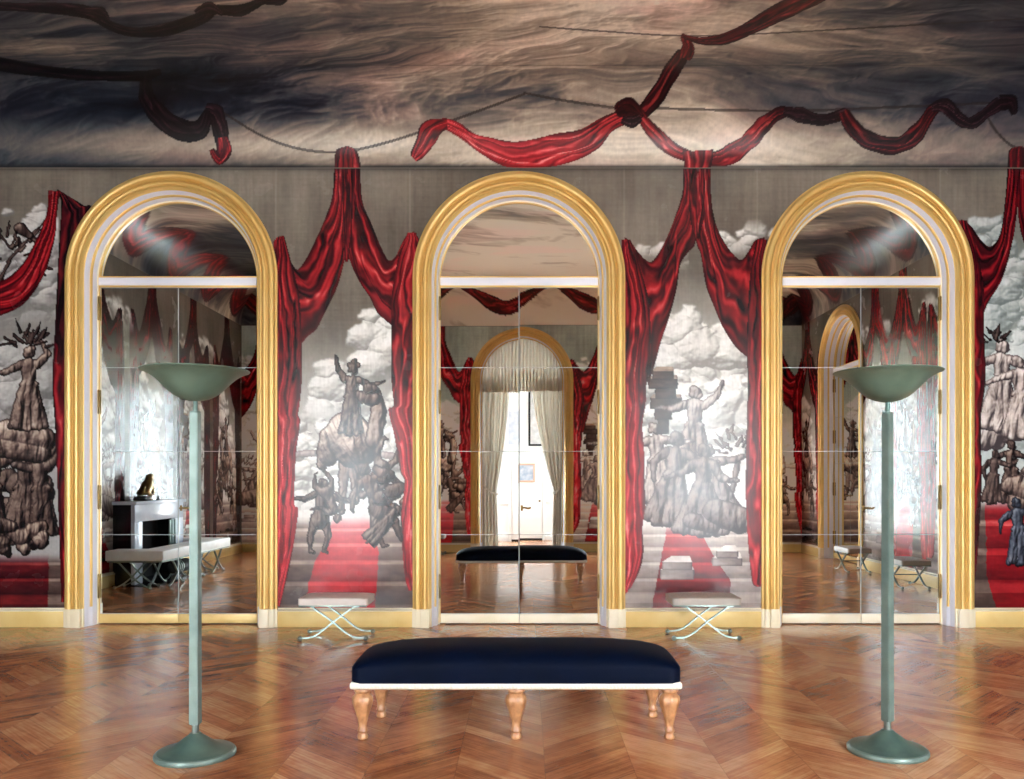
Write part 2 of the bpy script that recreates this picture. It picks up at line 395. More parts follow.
def person(x, y, h, lean=0, a1=(-.5, .9), a2=(.7, .8), face=1, robe=.16, legs=None, hat=0):
    """an anonymous draped figure: feet at (x, y), height h; arms as direction angles (radians from down);
    legs = ((thigh, shin), (thigh, shin)) angles for a figure in tunic and hose"""
    def P(px, py):
        c, s_ = math.cos(lean), math.sin(lean)
        return (x+(px*c+py*s_)*h, y-(-px*s_+py*c)*h)
    C = []
    def cap(p, r0, q, r1, z=0): a = P(*p); b = P(*q); C.append((a[0], a[1], r0*h, b[0], b[1], r1*h, z*h))
    cap((-.07, .79), .060, (.07, .79), .060, .03)                 # shoulders
    cap((0, .76), .095, (0, .56), .080, .03)                      # trunk
    if legs:
        cap((0, .54), .095, (0, .42), .115, .02)                  # skirt of the tunic
        for sg, (t, k) in zip((-1, 1), legs):
            kn = (sg*.05+.24*math.sin(t), .46-.24*math.cos(t)); ft = (kn[0]+.22*math.sin(k), kn[1]-.22*math.cos(k))
            cap((sg*.05, .46), .075, kn, .052, .0); cap(kn, .052, ft, .028, .0); cap(ft, .026, (ft[0]+.06*face, ft[1]-.012), .020, .01)
    else:
        for k_ in range(7):                                       # the robe falls in separate folds to an uneven hem
            q_ = k_/6*2-1; wv = .5+.5*math.sin(k_*2.4+h)
            cap((q_*.055, .56), .052, (q_*robe*.80, .035+.05*wv+.03*q_*q_), robe*(.20+.10*wv), .015+.045*((k_ % 2)))
        cap((-.09, .55), .03, (.09, .56), .03, .07)               # girdle
    cap((.01*face, .935), .060, (.025*face, .900), .050, .05); cap((.06*face, .905), .014, (.068*face, .895), .012, .06)   # head, nose
    cap((0, .86), .036, (0, .80), .045, .02)
    cap((-.02*face, .955), .058, (-.035*face, .91), .045, .052)                                                              # hair
    if hat: cap((-.06, .985), .035, (.07, .985), .035, .06); cap((0, 1.02), .045, (.01, 1.04), .035, .06)
    for sgn, (sa, ea) in ((-1, a1), (1, a2)):
        s0 = (sgn*.10, .785); e = (s0[0]+.17*math.sin(sa), s0[1]-.17*math.cos(sa)); hd = (e[0]+.15*math.sin(ea), e[1]-.15*math.cos(ea))
        cap(s0, .056, e, .042, .06); cap(e, .046, hd, .026, .07); cap(hd, .026, (hd[0]+.04*math.sin(ea+.3), hd[1]-.04*math.cos(ea+.3)), .018, .07)
    return C

def leaves(x, y, r, n, seed, spread=(-2.6, -.5), size=(7, 12)):
    rr = random.Random(seed); C = []
    for i in range(n):
        a = rr.uniform(*spread); q = rr.uniform(.3, 1)*r; l = rr.uniform(*size)
        px, py = x+math.cos(a)*q, y+math.sin(a)*q
        C.append((px, py, 1.8, px+math.cos(a+rr.uniform(-.7, .7))*l, py+math.sin(a+rr.uniform(-.7, .7))*l, .9, rr.uniform(0, 3)))
    return C
def rocks(x0, x1, y0, y1, n, r, seed):
    rr = random.Random(seed)
    return [(lambda px, py, q: (px, py, q, px+rr.uniform(-q, q)*1.2, py+rr.uniform(-q, q)*.5, q*rr.uniform(.6, 1), rr.uniform(0, q)))(rr.uniform(x0, x1), rr.uniform(y0, y1), rr.uniform(*r)) for _ in range(n)]

def clouds(cv, x0, x1, y0, y1, top, pal, seed, strength=1.0, soft=14, scale=26):
    """billowing engraved clouds below the line top(x)"""
    S = cv.S
    i0, i1 = max(0, int((x0-cv.x0)*S)), min(cv.w, int((x1-cv.x0)*S)); j0, j1 = max(0, int((y0-cv.y0)*S)), min(cv.h, int((y1-cv.y0)*S))
    if i1 <= i0: return
    X = cv.X[j0:j1, i0:i1]; Y = cv.Y[j0:j1, i0:i1]
    rr = random.Random(seed); H = np.zeros(X.shape)-60
    n = int((x1-x0)*(y1-y0)/(scale*scale)*4.2)
    wx = 15*(fbm(X/15, Y/12, seed+1, 3)-.5); wy = 12*(fbm(X/15, Y/12, seed+2, 3)-.5)
    for i in range(n):
        cx = rr.uniform(x0-10, x1+10); cy = rr.uniform(y0, y1+10)
        r = scale*rr.choice((.28, .36, .5, .5, .7, 1.0))*rr.uniform(.8, 1.2)
        if cy-r*.75 < top(cx): continue
        d2 = (X+wx-cx)**2+((Y+wy-cy)*1.35)**2
        H = np.maximum(H, np.where(d2 < r*r, np.sqrt(np.maximum(r*r-d2, 0))*.9+(cy-y0)*.10, -60))
    M = H > -50
    Hs = np.where(M, H, 0)+2.2*(1-billow((X+wx)/20, (Y+wy)/13, seed+5, 3))
    gy, gx = np.gradient(Hs); gx *= S; gy *= S
    nn = 1/np.sqrt(gx**2+gy**2+1)
    sh = np.clip((gx*.35+gy*.62+.70)*nn, 0, 1.1)
    s = .30+.62*sh*strength+.22*(fbm(X/30, Y/18, seed+7, 4)-.5)+.07*(vn(X*.9, Y*.22, seed+3)-.5)
    col = ramp(pal, np.clip(s, 0, 1))
    A = M*1.0
    for _ in range(2):      # soften the outline a little
        A = (A+np.roll(A, 1, 0)+np.roll(A, -1, 0)+np.roll(A, 1, 1)+np.roll(A, -1, 1))/5
    A = (A*np.clip((Y-y0)/soft, 0, 1)*np.clip((y1-Y)/40, 0, 1))[..., None]
    cv.c[j0:j1, i0:i1] = cv.c[j0:j1, i0:i1]*(1-A)+col*A

CLOUD = [(0,(.40,.39,.375)), (.35,(.56,.55,.53)), (.6,(.72,.715,.69)), (.8,(.86,.855,.83)), (1,(.95,.945,.93))]
CLOUDN = [(0,(.34,.33,.325)), (.35,(.47,.46,.45)), (.6,(.60,.59,.58)), (.8,(.74,.735,.72)), (1,(.88,.875,.86))]
CLOUDG = [(0,(.33,.36,.35)), (.35,(.48,.52,.51)), (.6,(.62,.66,.65)), (.8,(.77,.80,.79)), (1,(.89,.91,.90))]

def slab(cv, x0, y0, x1, y1, depth, pal, seed, flip=None, skew=4, lab=2):
    """a painted block: lit top face, shaded front with courses"""
    if flip is not None: x0, x1 = sorted((flip(x0), flip(x1)))
    X, Y = cv.X, cv.Y; j = 1.6*(fbm(X/5, Y/5, seed, 3)-.5)
    t = np.clip((Y-(y0-depth))/max(depth, .1), 0, 1)
    top = (Y >= y0-depth) & (Y < y0) & (X+j > x0+skew*(1-t)) & (X+j < x1-skew*.3*(1-t))
    fr = (Y >= y0) & (Y < y1) & (X+j > x0) & (X+j < x1)
    s = np.where(top, .86, .52-.22*(X-x0)/(x1-x0)-.12*np.exp(-((Y-y0)/1.2)**2))+.30*(fbm(X/8, Y/3, seed+2, 4)-.5)
    edge = np.exp(-np.minimum(np.minimum(np.abs(X-x0), np.abs(X-x1)), np.abs(Y-y1))**2/1.2)
    m = top | fr; cv.c[m] = ramp(pal, np.clip(s-.3*edge, 0, 1))[m]; cv.lab[m] = lab

def ground(cv, tone=1.0, tint=(1, 1, 1)):
    """the plain canvas: taupe, brushed, darker at the top"""
    X, Y = cv.X, cv.Y
    t = .86*fbm(X/60, Y/110, 11, 5)+.09*vn(X*.35, Y*.02, 13)+.05*vn(X*.03, Y*.6, 14)
    cv.c[:] = ramp([(0.2,(.34,.315,.285)), (.5,(.455,.425,.385)), (.8,(.56,.53,.48))], t)*tone*np.array(tint)

def sky(cv, x0, x1, ytop, ybot, c0, c1, seed, soft=50):
    S = cv.S; i0, i1 = max(0, int((x0-cv.x0)*S)), min(cv.w, int((x1-cv.x0)*S)+1)
    X = cv.X[:, i0:i1]; Y = cv.Y[:, i0:i1]
    t = np.clip((Y-ytop)/(ybot-ytop), 0, 1)+.25*(fbm(X/35, Y/14, seed, 4)-.5)
    col = ramp([(0, c0), (1, c1)], np.clip(t, 0, 1)); A = sst(ytop-soft, ytop+soft, Y+30*(fbm(X/40, Y/40, seed+1, 3)-.5))[..., None]
    cv.c[:, i0:i1] = cv.c[:, i0:i1]*(1-A)+col*A

def steps(cv, x0, x1, ys, carpet, stone, redpal, seed, flip=None, pale=0):
    """painted stair with a red runner; carpet(y) -> (left, right) in authored x"""
    S = cv.S
    if flip is not None: x0, x1 = sorted((flip(x0), flip(x1)))
    i0, i1 = max(0, int((x0-cv.x0)*S)), min(cv.w, int((x1-cv.x0)*S)+1); j0 = max(0, int((ys[0]-cv.y0)*S))
    X = cv.X[j0:, i0:i1]; Y = cv.Y[j0:, i0:i1]
    xa = flip(X) if flip is not None else X
    ys = np.array(list(ys)+[640]); k = np.clip(np.searchsorted(ys, Y.ravel()).reshape(Y.shape)-1, 0, len(ys)-2)
    f = (Y-ys[k])/(ys[k+1]-ys[k])
    s = .80-.36*f*(f > .22)+.14*(f < .22)-.45*np.exp(-(f/.05)**2)*.5+.35*(fbm(X/14, Y/5, seed, 4)-.5)
    dim = 1-.085*k
    st = ramp(stone, np.clip(s*dim, 0, 1))
    rd = ramp(redpal, np.clip(s*dim*.95+.06, 0, 1))
    if pale:  # window glare over the top steps, blended into their colour
        w_ = (pale*np.clip(1-(Y-ys[0])/55, 0, 1))[..., None]; rd = rd*(1-w_)+np.array((.90,.66,.65))*w_; st = st*(1-w_*.8)+np.array((.80,.76,.72))*w_*.8
    l, r = carpet(Y); e = 2.5*(fbm(X/6, Y/6, seed+5, 3)-.5)
    m = (((xa+e) > l) & ((xa+e) < r))[..., None]
    col = np.where(m, rd, st)
    A = sst(ys[0], ys[0]+14, Y)[..., None]
    cv.c[j0:, i0:i1] = cv.c[j0:, i0:i1]*(1-A)+col*A
    cv.lab[j0:, i0:i1][A[..., 0] > .5] = 3

def glaze(cv, seed=0, amt=.10):
    """canvas weave and age mottling over the whole picture"""
    X, Y = cv.X, cv.Y
    n = 1+amt*.8*(fbm(X/2.6, Y/2.6, 61+seed, 3)-.5)+amt*.5*(vn(X*.9, Y*.07, 62+seed)-.5)+amt*.25*(vn(X*.05, Y*.9, 63+seed)-.5)+amt*1.2*(fbm(X/60, Y/60, 64+seed, 3)-.5)
    cv.c *= n[..., None]; np.clip(cv.c, 0.01, .97, out=cv.c)

# --- the two kinds of bay, authored in photo pixels of the front wall, reusable through flip(x)
def bay_left(cv, f=None, seed=1, figures=True, pal=RED, dx=0):
    """curtain bay drawn with its axis at x = 346"""
    g = f or (lambda x: x+dx); fl = g
    xs = sorted((g(276), g(414)))
    sky(cv, xs[0], xs[1], 350, 520, (.60,.59,.56), (.86,.85,.83), seed+2)
    top = lambda x: 300+.018*(x-g(385))**2 if abs(x-g(385)) < 75 else 420
    clouds(cv, *xs, 296, 440, top, CLOUD, seed+5, strength=1.0, scale=24)
    clouds(cv, *xs, 395, 520, lambda x: 415, CLOUD, seed+6, strength=1.05, scale=22)
    relief(cv, [(282,456,3,330,452,4), (330,452,3,412,457,4)], SEPIA, None, haze=.5, flip=g)
    if figures:
        steps(cv, 278, 414, [514,528,543,560,581,604], lambda y: (np.interp(y, [514,543,560,582,608], [334,326,316,309,306]), np.interp(y, [514,552,577,608], [372,379,378,375])), SEPIA, BRIGHT, seed+8, flip=g, pale=.6)
        # a robed figure on a great draped bale, others tumbling below
        relief(cv, [(345,462,7,342,512,3), (353,465,6,356,502,3)], SEPIA, 2, (1.5, 5, seed+13), flip=g)
        relief(cv, [(348,434,23,356,444,25), (332,438,13,328,456,11), (370,436,13,372,448,10), (326,446,9,322,464,6)], SEPIA, 2, (4.2, 7, seed+3), gain=1.12, flip=g, ang=.5)
        relief(cv, [(374,440,9,379,412,8), (379,412,8,374,392,7)], SEPIA, 2, (2.2, 5, seed+14), gain=1.12, flip=g)
        relief(cv, person(350, 438, 74, .05, (-2.5, -2.9), (1.2, 1.9), 1, .17, hat=1), UMBER, 2, (3.2, 5, seed+4), flip=g, gain=1.05)
        relief(cv, rocks(362, 372, 386, 402, 5, (4, 7), seed+2), UMBER, 2, (2, 4, seed+5), flip=g)
        relief(cv, person(316, 552, 74, .12, (-1.0, -1.5), (1.3, 1.5), 1, .14, legs=((-.2, .1), (.4, -.2))), UMBER, 2, (2.6, 5, seed+6), flip=g, gain=1.05)
        relief(cv, person(318, 470, 56, 2.75, (-.6, .3), (.6, 1.3), -1, .14, legs=((-.5, .3), (.5, -.4))), SEPIA, 2, (2.6, 5, seed+7), gain=.85, flip=g)
        relief(cv, person(398, 444, 66, 3.75, (-.6, .3), (.9, 1.2), -1, .15, legs=((-.3, .4), (.6, .2))), SEPIA, 2, (2.8, 5, seed+8), gain=.88, flip=g)
        relief(cv, person(392, 544, 86, -.35, (-.9, -.4), (1.2, .6), 1, .15, legs=((-.3, .1), (.3, .0))), SEPIA, 2, (3.0, 5, seed+9), gain=.82, flip=g)
        relief(cv, person(366, 544, 60, .75, (-1.2, -.7), (.9, .6), 1, .15), UMBER, 2, (2.8, 5, seed+10), flip=g)
        relief(cv, rocks(376, 402, 470, 500, 5, (5, 9), seed+3), UMBER, 2, (2.5, 5, seed+11), flip=g)
    # curtain: two swags from the centre knot, then the hanging tails
    strip(cv, [(335,160),(333,195),(327,215),(318,236),(306,260),(297,270),(289,258),(284,244),(280,236)],
              [(347,160),(347,240),(342,270),(335,292),(325,312),(317,328),(308,336),(302,343),(296,352)], 3.2, pal, seed+1, flip=fl, tw=.35, lit=-.03)
    strip(cv, [(346,160),(346,240),(352,265),(360,282),(370,297),(378,313),(387,321),(393,328),(398,345)],
              [(360,160),(362,200),(372,226),(382,250),(389,261),(396,257),(402,244),(407,236),(414,232)], 3.2, pal, seed+2, flip=fl, tw=.35, lit=-.02)
    strip(cv, [(344,160),(343,230),(346,262)], [(352,160),(352,225),(348,262)], 1.5, pal, seed+12, flip=fl, lit=-.12)
    strip(cv, [(277,238),(273,260),(272,420),(273,604)],
              [(284,236),(291,262),(298,290),(301,320),(302,370),(300,400),(298,415),(300,422),(296,452),(295,470),(294,503),(298,510),(295,535),(292,553),(287,577),(280,606)], 3.4, pal, seed+3, flip=fl, tw=.45, lit=-.02, pal2=(BRIGHT if pal is RED else pal, .3, .7))
    strip(cv, [(408,233),(398,262),(392,300),(392,345),(392,380),(394,405),(389,410),(394,432),(398,454),(401,472),(405,482),(402,512),(403,534),(403,552),(406,580),(409,590)],
              [(416,233),(420,260),(420,420),(420,590)], 3.2, pal, seed+4, flip=fl, tw=.45, lit=.0, pal2=(BRIGHT if pal is RED else pal, .25, .6))

def bay_right(cv, f=None, seed=2, figures=True, pal=RED):
    """curtain bay with its axis at x = 697"""
    g = f or (lambda x: x)
    xs = sorted((g(622), g(770)))
    sky(cv, xs[0], xs[1], 290, 480, (.56,.55,.52), (.87,.86,.84), seed+2)
    clouds(cv, *sorted((g(612), g(690))), 225, 275, lambda x: 231+.03*(x-g(662))**2, CLOUD, seed+4, scale=15)
    clouds(cv, *sorted((g(712), g(800))), 218, 275, lambda x: 219+.010*(x-g(752))**2, CLOUD, seed+5, scale=16)
    clouds(cv, *xs, 265, 430, lambda x: 285+.010*(x-g(668))**2, CLOUD, seed+6, strength=1.02, scale=27)
    clouds(cv, *xs, 360, 470, lambda x: 372, CLOUD, seed+7, strength=1.05, scale=30)
    if figures:
        steps(cv, 624, 770, [522,534,547,562,578,592], lambda y: (np.interp(y, [522,562,608], [668,660,652]), np.interp(y, [522,560,580,608], [694,716,730,730])), PALE, RED, seed+8, flip=g, pale=.45)
        # a pile of masonry and a crowd of robed figures, their colours paled for window glare
        for k_, (xa_, xb_, ya_, yb_) in enumerate([(657,669,418,434), (654,672,408,420), (650,682,398,409), (655,676,388,399), (648,678,379,389), (652,674,371,380)]):
            slab(cv, xa_, ya_, xb_, yb_, 4, UMBER, seed+30+k_, flip=g)
        relief(cv, person(691, 474, 88, .06, (-1.2, -1.6), (2.3, 2.7), 1, .22), PALE, 2, (3, 5, seed+4), flip=g, gain=.86)
        relief(cv, person(662, 506, 84, -.1, (-1.4, -1.2), (1.3, 1.5), 1, .22), PALE, 2, (3, 5, seed+5), flip=g, gain=.98)
        relief(cv, leaves(738, 456, 26, 34, seed+2, (-3.0, -.2), (6, 10))+[(738,462,3,732,490,3)], PALE, 2, (1, 4, seed), flip=g, gain=.7)
        relief(cv, person(728, 530, 88, -.25, (-1.5, -1.9), (1.4, 1.7), -1, .22), PALE, 2, (3.4, 5, seed+6), flip=g, gain=.76)
        relief(cv, person(668, 528, 96, .1, (-.8, .1), (1.3, 1.5), 1, .26), PALE, 2, (3.6, 5, seed+7), flip=g, gain=.68)
        relief(cv, person(700, 536, 92, .05, (-.9, -1.2), (.6, 1.4), 1, .32), PALE, 2, (3.8, 5, seed+9), flip=g, gain=.66)
        relief(cv, [(716,512,14,740,520,14), (690,520,8,712,526,8)], PALE, 2, (3.8, 6, seed+1), flip=g, gain=.66)
        for k_, (xa_, xb_, ya_, yb_) in enumerate([(660,694,570,580), (662,692,562,570), (712,742,558,566), (716,738,551,558)]):
            slab(cv, xa_, ya_, xb_, yb_, 6, PALE, seed+40+k_, flip=g, skew=9)
    strip(cv, [(683,160),(683,190),(676,215),(666,240),(655,259),(648,262),(639,254),(631,243),(625,238)],
              [(697,160),(696,236),(688,252),(680,264),(676,290),(668,320),(661,340),(655,362),(648,385)], 3.2, pal, seed+11, flip=g, tw=.35, lit=-.02)
    strip(cv, [(696,160),(696,236),(701,255),(706,285),(714,306),(723,327),(735,346),(746,356),(752,362)],
              [(710,160),(711,200),(716,226),(726,246),(736,258),(742,260),(749,251),(755,241),(764,238)], 3.2, pal, seed+12, flip=g, tw=.35, lit=.02)
    strip(cv, [(690,160),(690,215),(696,240)], [(704,160),(704,212),(698,240)], 2.0, pal, seed+16, flip=g, lit=-.05)
    strip(cv, [(622,240),(619,420),(619,600)],
              [(630,240),(640,270),(648,300),(650,340),(646,385),(645,405),(642,426),(644,457),(644,482),(645,503),(642,528),(643,552),(639,571),(630,588)], 3.4, pal, seed+13, flip=g, tw=.45, lit=-.02, pal2=(BRIGHT if pal is RED else pal, .3, .6))
    strip(cv, [(757,240),(751,270),(748,310),(747,355),(748,380),(747,420),(746,470),(746,500),(748,540),(752,580),(756,586)],
              [(766,240),(772,300),(774,420),(774,586)], 2.8, pal, seed+14, flip=g, tw=.45, lit=-.02, pal2=(BRIGHT if pal is RED else pal, .35, .8))

def make_front():
    cv = Canvas(-49, 1084.5, 168.6, 608.2, 1.3)
    ground(cv)
    seams = [276, 410, 624, 757, 940]
    bay_left(cv); bay_right(cv)
    # far left bay
    sky(cv, -49, 68, 250, 470, (.46,.45,.43), (.62,.61,.60), 31)
    clouds(cv, -49, 60, 190, 330, lambda x: 196+.02*(x-34)**2, CLOUDN, 32, strength=.9, scale=22)
    clouds(cv, -49, 60, 330, 470, lambda x: 335, CLOUDN, 33, strength=.85, scale=26)
    steps(cv, -49, 72, [552,562,578,594], lambda y: (np.full_like(y, -30), np.full_like(y, 49)), UMBER, DARK, 34)
    relief(cv, leaves(12, 262, 34, 34, 5, (-2.9, .4), (6, 14))+[(8,262,2,45,222,1.2), (-10,300,2.4,10,262,2)], UMBER, 2, (1, 4, 35))
    relief(cv, [(20,228,6,30,236,4), (28,235,3,38,243,1.5)], UMBER, 2, (1.5, 4, 36))
    relief(cv, rocks(-40, 46, 480, 540, 22, (8, 15), 37), UMBER, 2, (3.2, 6, 37), gain=.95)
    relief(cv, person(18, 548, 108, .12, (-2.6, -2.9), (2.5, 2.9), 1, .2), UMBER, 2, (3.6, 6, 38))
    relief(cv, person(44, 540, 92, -.06, (-1.9, -2.6), (2.4, 2.8), 1, .17), UMBER, 2, (3.4, 6, 39), gain=1.05)
    relief(cv, person(-16, 548, 112, .1, (-2.4, -2.9), (2.2, 2.7), 1, .2), UMBER, 2, (3.6, 6, 43))
    relief(cv, [(6,432,13,44,440,13), (2,446,12,40,452,12), (-30,440,14,-4,446,13)], SEPIA, 2, (3.6, 7, 40), gain=1.05)
    relief(cv, person(28, 432, 86, .02, (-1.0, -1.4), (2.4, 3.6), -1, .24), SEPIA, 2, (3.2, 6, 41), gain=1.0)
    relief(cv, leaves(28, 350, 20, 22, 6, (-3.0, -.1), (8, 14)), UMBER, 2, (1, 4, 42), gain=.8)
    relief(cv, rocks(2, 50, 520, 552, 9, (6, 11), 44), UMBER, 2, (3, 5, 44), gain=1.1)
    strip(cv, [(58,190),(62,205),(60,240),(57,300),(55,340),(53,380),(56,430),(58,480),(60,540),(62,602)], [(66,195),(84,206),(92,214),(88,300),(80,400),(78,602)], 2.6, DARK, 45, tw=.45, pal2=(RED, .25, .5))
    strip(cv, [(49,191),(47,215),(34,246),(20,268),(0,282),(-20,278),(-49,240)], [(60,192),(57,215),(55,238),(46,270),(31,296),(10,312),(-49,330)], 3.2, RED, 46, tw=.35, lit=-.02)
    # far right bay
    sky(cv, 940, 1084, 236, 470, (.47,.50,.48), (.74,.77,.76), 51, soft=22)
    clouds(cv, 968, 1084, 205, 300, lambda x: 212+.012*(x-985)**2, CLOUDG, 52, strength=.85, scale=22)
    clouds(cv, 968, 1084, 255, 470, lambda x: 268+.02*abs(x-1010), CLOUDG, 53, strength=.95, scale=26)
    steps(cv, 966, 1084, [498,520,548,580], lambda y: (np.interp(y, [498,540,575,590,608], [984,986,986,990,996]), np.full_like(y, 1090)), UMBER, RED, 54)
    relief(cv, rocks(984, 1060, 400, 440, 12, (9, 16), 55), PALE, 2, (3.6, 6, 55), gain=.95)
    relief(cv, person(998, 432, 92, .05, (-1.2, -.8), (1.3, 1.6), 1, .25), PALE, 2, (3.4, 6, 56), gain=1.05)
    relief(cv, person(1024, 440, 84, -.08, (-1.4, -1.2), (1.3, 1.5), 1, .25), PALE, 2, (3.4, 6, 57), gain=1.1)
    relief(cv, leaves(992, 345, 14, 16, 7, (-3.0, -.1), (5, 9)), UMBER, 2, (1, 4, 58), gain=.85)
    relief(cv, person(1010, 506, 66, .02, (-1.2, -.7), (1.2, 2.0), 1, .2), UMBER, 2, (3.0, 5, 59), gain=1.05)
    relief(cv, person(990, 506, 56, .1, (-.6, .4), (1.4, 2.2), 1, .18), SEPIA, 2, (3.0, 5, 60), gain=.85)
    relief(cv, rocks(1000, 1050, 470, 505, 6, (8, 14), 61), SEPIA, 2, (3, 5, 61))
    relief(cv, person(1022, 566, 68, -.1, (-1.0, -.2), (1.0, .6), 1, .24), BLUED, 2, (3, 5, 62), gain=1.05)
    strip(cv, [(1008,160),(1005,200),(1000,234),(990,247),(980,240),(970,226),(961,220)], [(1020,160),(1016,215),(1010,250),(1001,280),(986,306),(979,330),(972,350)], 3.0, RED, 63, tw=.35, lit=-.07)
    strip(cv, [(1018,160),(1018,215),(1026,250),(1040,285),(1056,300),(1084,310)], [(1032,160),(1034,205),(1046,235),(1058,244),(1068,238),(1084,222)], 3.0, RED, 64, tw=.35, lit=-.07)
    strip(cv, [(955,221),(952,400),(952,604)], [(966,221),(976,250),(983,290),(983,330),(985,380),(980,420),(981,480),(978,540),(974,580),(968,606)], 3.0, RED, 65, tw=.45, lit=-.05)
    for s in seams:
        d = np.abs(cv.X-s); m = ((cv.lab == 0)*np.exp(-(d/1.0)**2)*.35*(cv.Y < 300))[..., None]
        cv.c = cv.c*(1-m)+np.array((.62,.60,.55))*m
    # the canvas darkens along its top edge
    t = np.exp(-np.maximum(cv.Y-168.6, 0)/2.2)[..., None]*.65
    cv.c = cv.c*(1-t)+np.array((.17,.17,.17))*t
    glaze(cv)
    return cv

def canvas_mesh(cv, place, sel, mats, name, labs, parent=None, split=True):
    """turn the painted pixels with face mask sel into mesh objects, one per painted part"""
    H, W = cv.h, cv.w
    lab = cv.lab[:-1, :-1].copy()
    P = None; objs = []
    idx = np.arange(H*W).reshape(H, W)
    pos = place(cv.X, cv.Y).reshape(-1, 3)
    colr = np.concatenate([lin(cv.c).reshape(-1, 3), np.ones((H*W, 1))], 1).astype(np.float32)
    root = None
    def pieces(m):
        """connected regions of a face mask, largest first (union of row runs)"""
        par = []; runs = []; prev = []
        def find(i):
            while par[i] != i: par[i] = par[par[i]]; i = par[i]
            return i
        for j in range(m.shape[0]):
            d = np.diff(np.r_[0, m[j].astype(np.int8), 0]); st = np.nonzero(d == 1)[0]; en = np.nonzero(d == -1)[0]; cur = []
            k = 0
            for s_, e_ in zip(st, en):
                i = len(par); par.append(i); runs.append((j, s_, e_)); cur.append((s_, e_, i))
                while k < len(prev) and prev[k][1] <= s_: k += 1
                q = k
                while q < len(prev) and prev[q][0] < e_:
                    par[find(i)] = find(prev[q][2]); q += 1
            prev = cur
        comp = {}
        for i, r in enumerate(runs): comp.setdefault(find(i), []).append(r)
        out = []
        for rs in comp.values():
            c = np.zeros(m.shape, bool); n = 0
            for j, s_, e_ in rs: c[j, s_:e_] = True; n += e_-s_
            out.append((n, c))
        return [c for n, c in sorted(out, key=lambda t: -t[0])], sorted([n for n, c in out], reverse=True)
    jobs = []
    for L, nm in labs:
        m = sel & ((lab == L) if L is not None else True)
        if not m.any(): continue
        if L is None or not split: jobs.append((m, nm)); continue
        cs, ns = pieces(m); lo = 45*cv.S*cv.S
        big = [c for c, n in zip(cs, ns) if n >= lo] or cs[:1]; rest = m.copy()
        for c in big: rest &= ~c
        for i, c in enumerate(big):
            if L == 0 and i: nm = 'painted_sky' if cv.Y[:-1, :-1][c].mean() > 300 else 'plain_canvas'
            jobs.append((c, nm))
        if rest.any():
            if L in (0, 3): lab[rest] = 2          # specks of sky inside the figures stay with the figures
            else: jobs[-len(big)] = (big[0] | rest, jobs[-len(big)][1])
    for m, nm in jobs:
        jj, ii = np.nonzero(m)
        if len(jj) == 0: continue
        q = np.stack([idx[jj, ii], idx[jj+1, ii], idx[jj+1, ii+1], idx[jj, ii+1]], 1)
        used, inv = np.unique(q, return_inverse=True); inv = inv.reshape(-1)
        me = bpy.data.meshes.new(nm); me.vertices.add(len(used)); me.vertices.foreach_set('co', pos[used].astype(np.float32).ravel())
        me.loops.add(len(inv)); me.loops.foreach_set('vertex_index', inv.astype(np.int32))
        me.polygons.add(len(q)); me.polygons.foreach_set('loop_start', np.arange(0, len(inv), 4, dtype=np.int32))
        me.polygons.foreach_set('use_smooth', np.ones(len(q), dtype=bool))
        at = me.attributes.new('paint', 'FLOAT_COLOR', 'POINT'); at.data.foreach_set('color', colr[used].ravel())
        me.update(calc_edges=True); me.materials.append(mats)
        o = bpy.data.objects.new(nm, me); COL.objects.link(o)
        if root is None: root = o
        if parent: o.parent = parent
        elif o is not root: o.parent = root
        objs.append(o)
    return root
# ------------------------------------------------------------------ ceiling painting
QA = RC*PI/2
LX = (XR-XL-2*RC)+2*QA; LY = (-YB-2*RC)+2*QA
def s2x(s):
    s = np.asarray(s, float)
    return np.where(s < QA, XL+RC*(1-np.cos(s/RC)), np.where(s > LX-QA, XR-RC*(1-np.cos((LX-s)/RC)), XL+RC+s-QA))
def s2y(s):
    s = np.asarray(s, float)
    return np.where(s < QA, -RC*(1-np.cos(np.minimum(s, QA)/RC)), np.where(s > LY-QA, YB+RC*(1-np.cos((LY-s)/RC)), -(RC+s-QA)))
def ceil_pos(sx, sy):
    X, Y = s2x(sx), s2y(sy)
    t = np.clip(np.minimum(np.minimum(X-XL, XR-X), np.minimum(-Y, Y-YB)), 0, RC)
    return np.stack([X, Y, Z0+np.sqrt(np.maximum(RC*RC-(RC-t)**2, 0))], -1)
_s = np.linspace(0, 4, 4000); _Y = s2y(_s); _z = Z0+np.where(_s < QA, RC*np.sin(np.minimum(_s, QA)/RC), RC)
_py = VY-(_z-1.6)*F/(DW+_Y); _o = np.argsort(_py)
def px2ceil(x, y):
    s = np.interp(y, _py[_o], _s[_o]); d = DW+s2y(s)
    return (x-VX)*d/F-XL-RC+QA, s

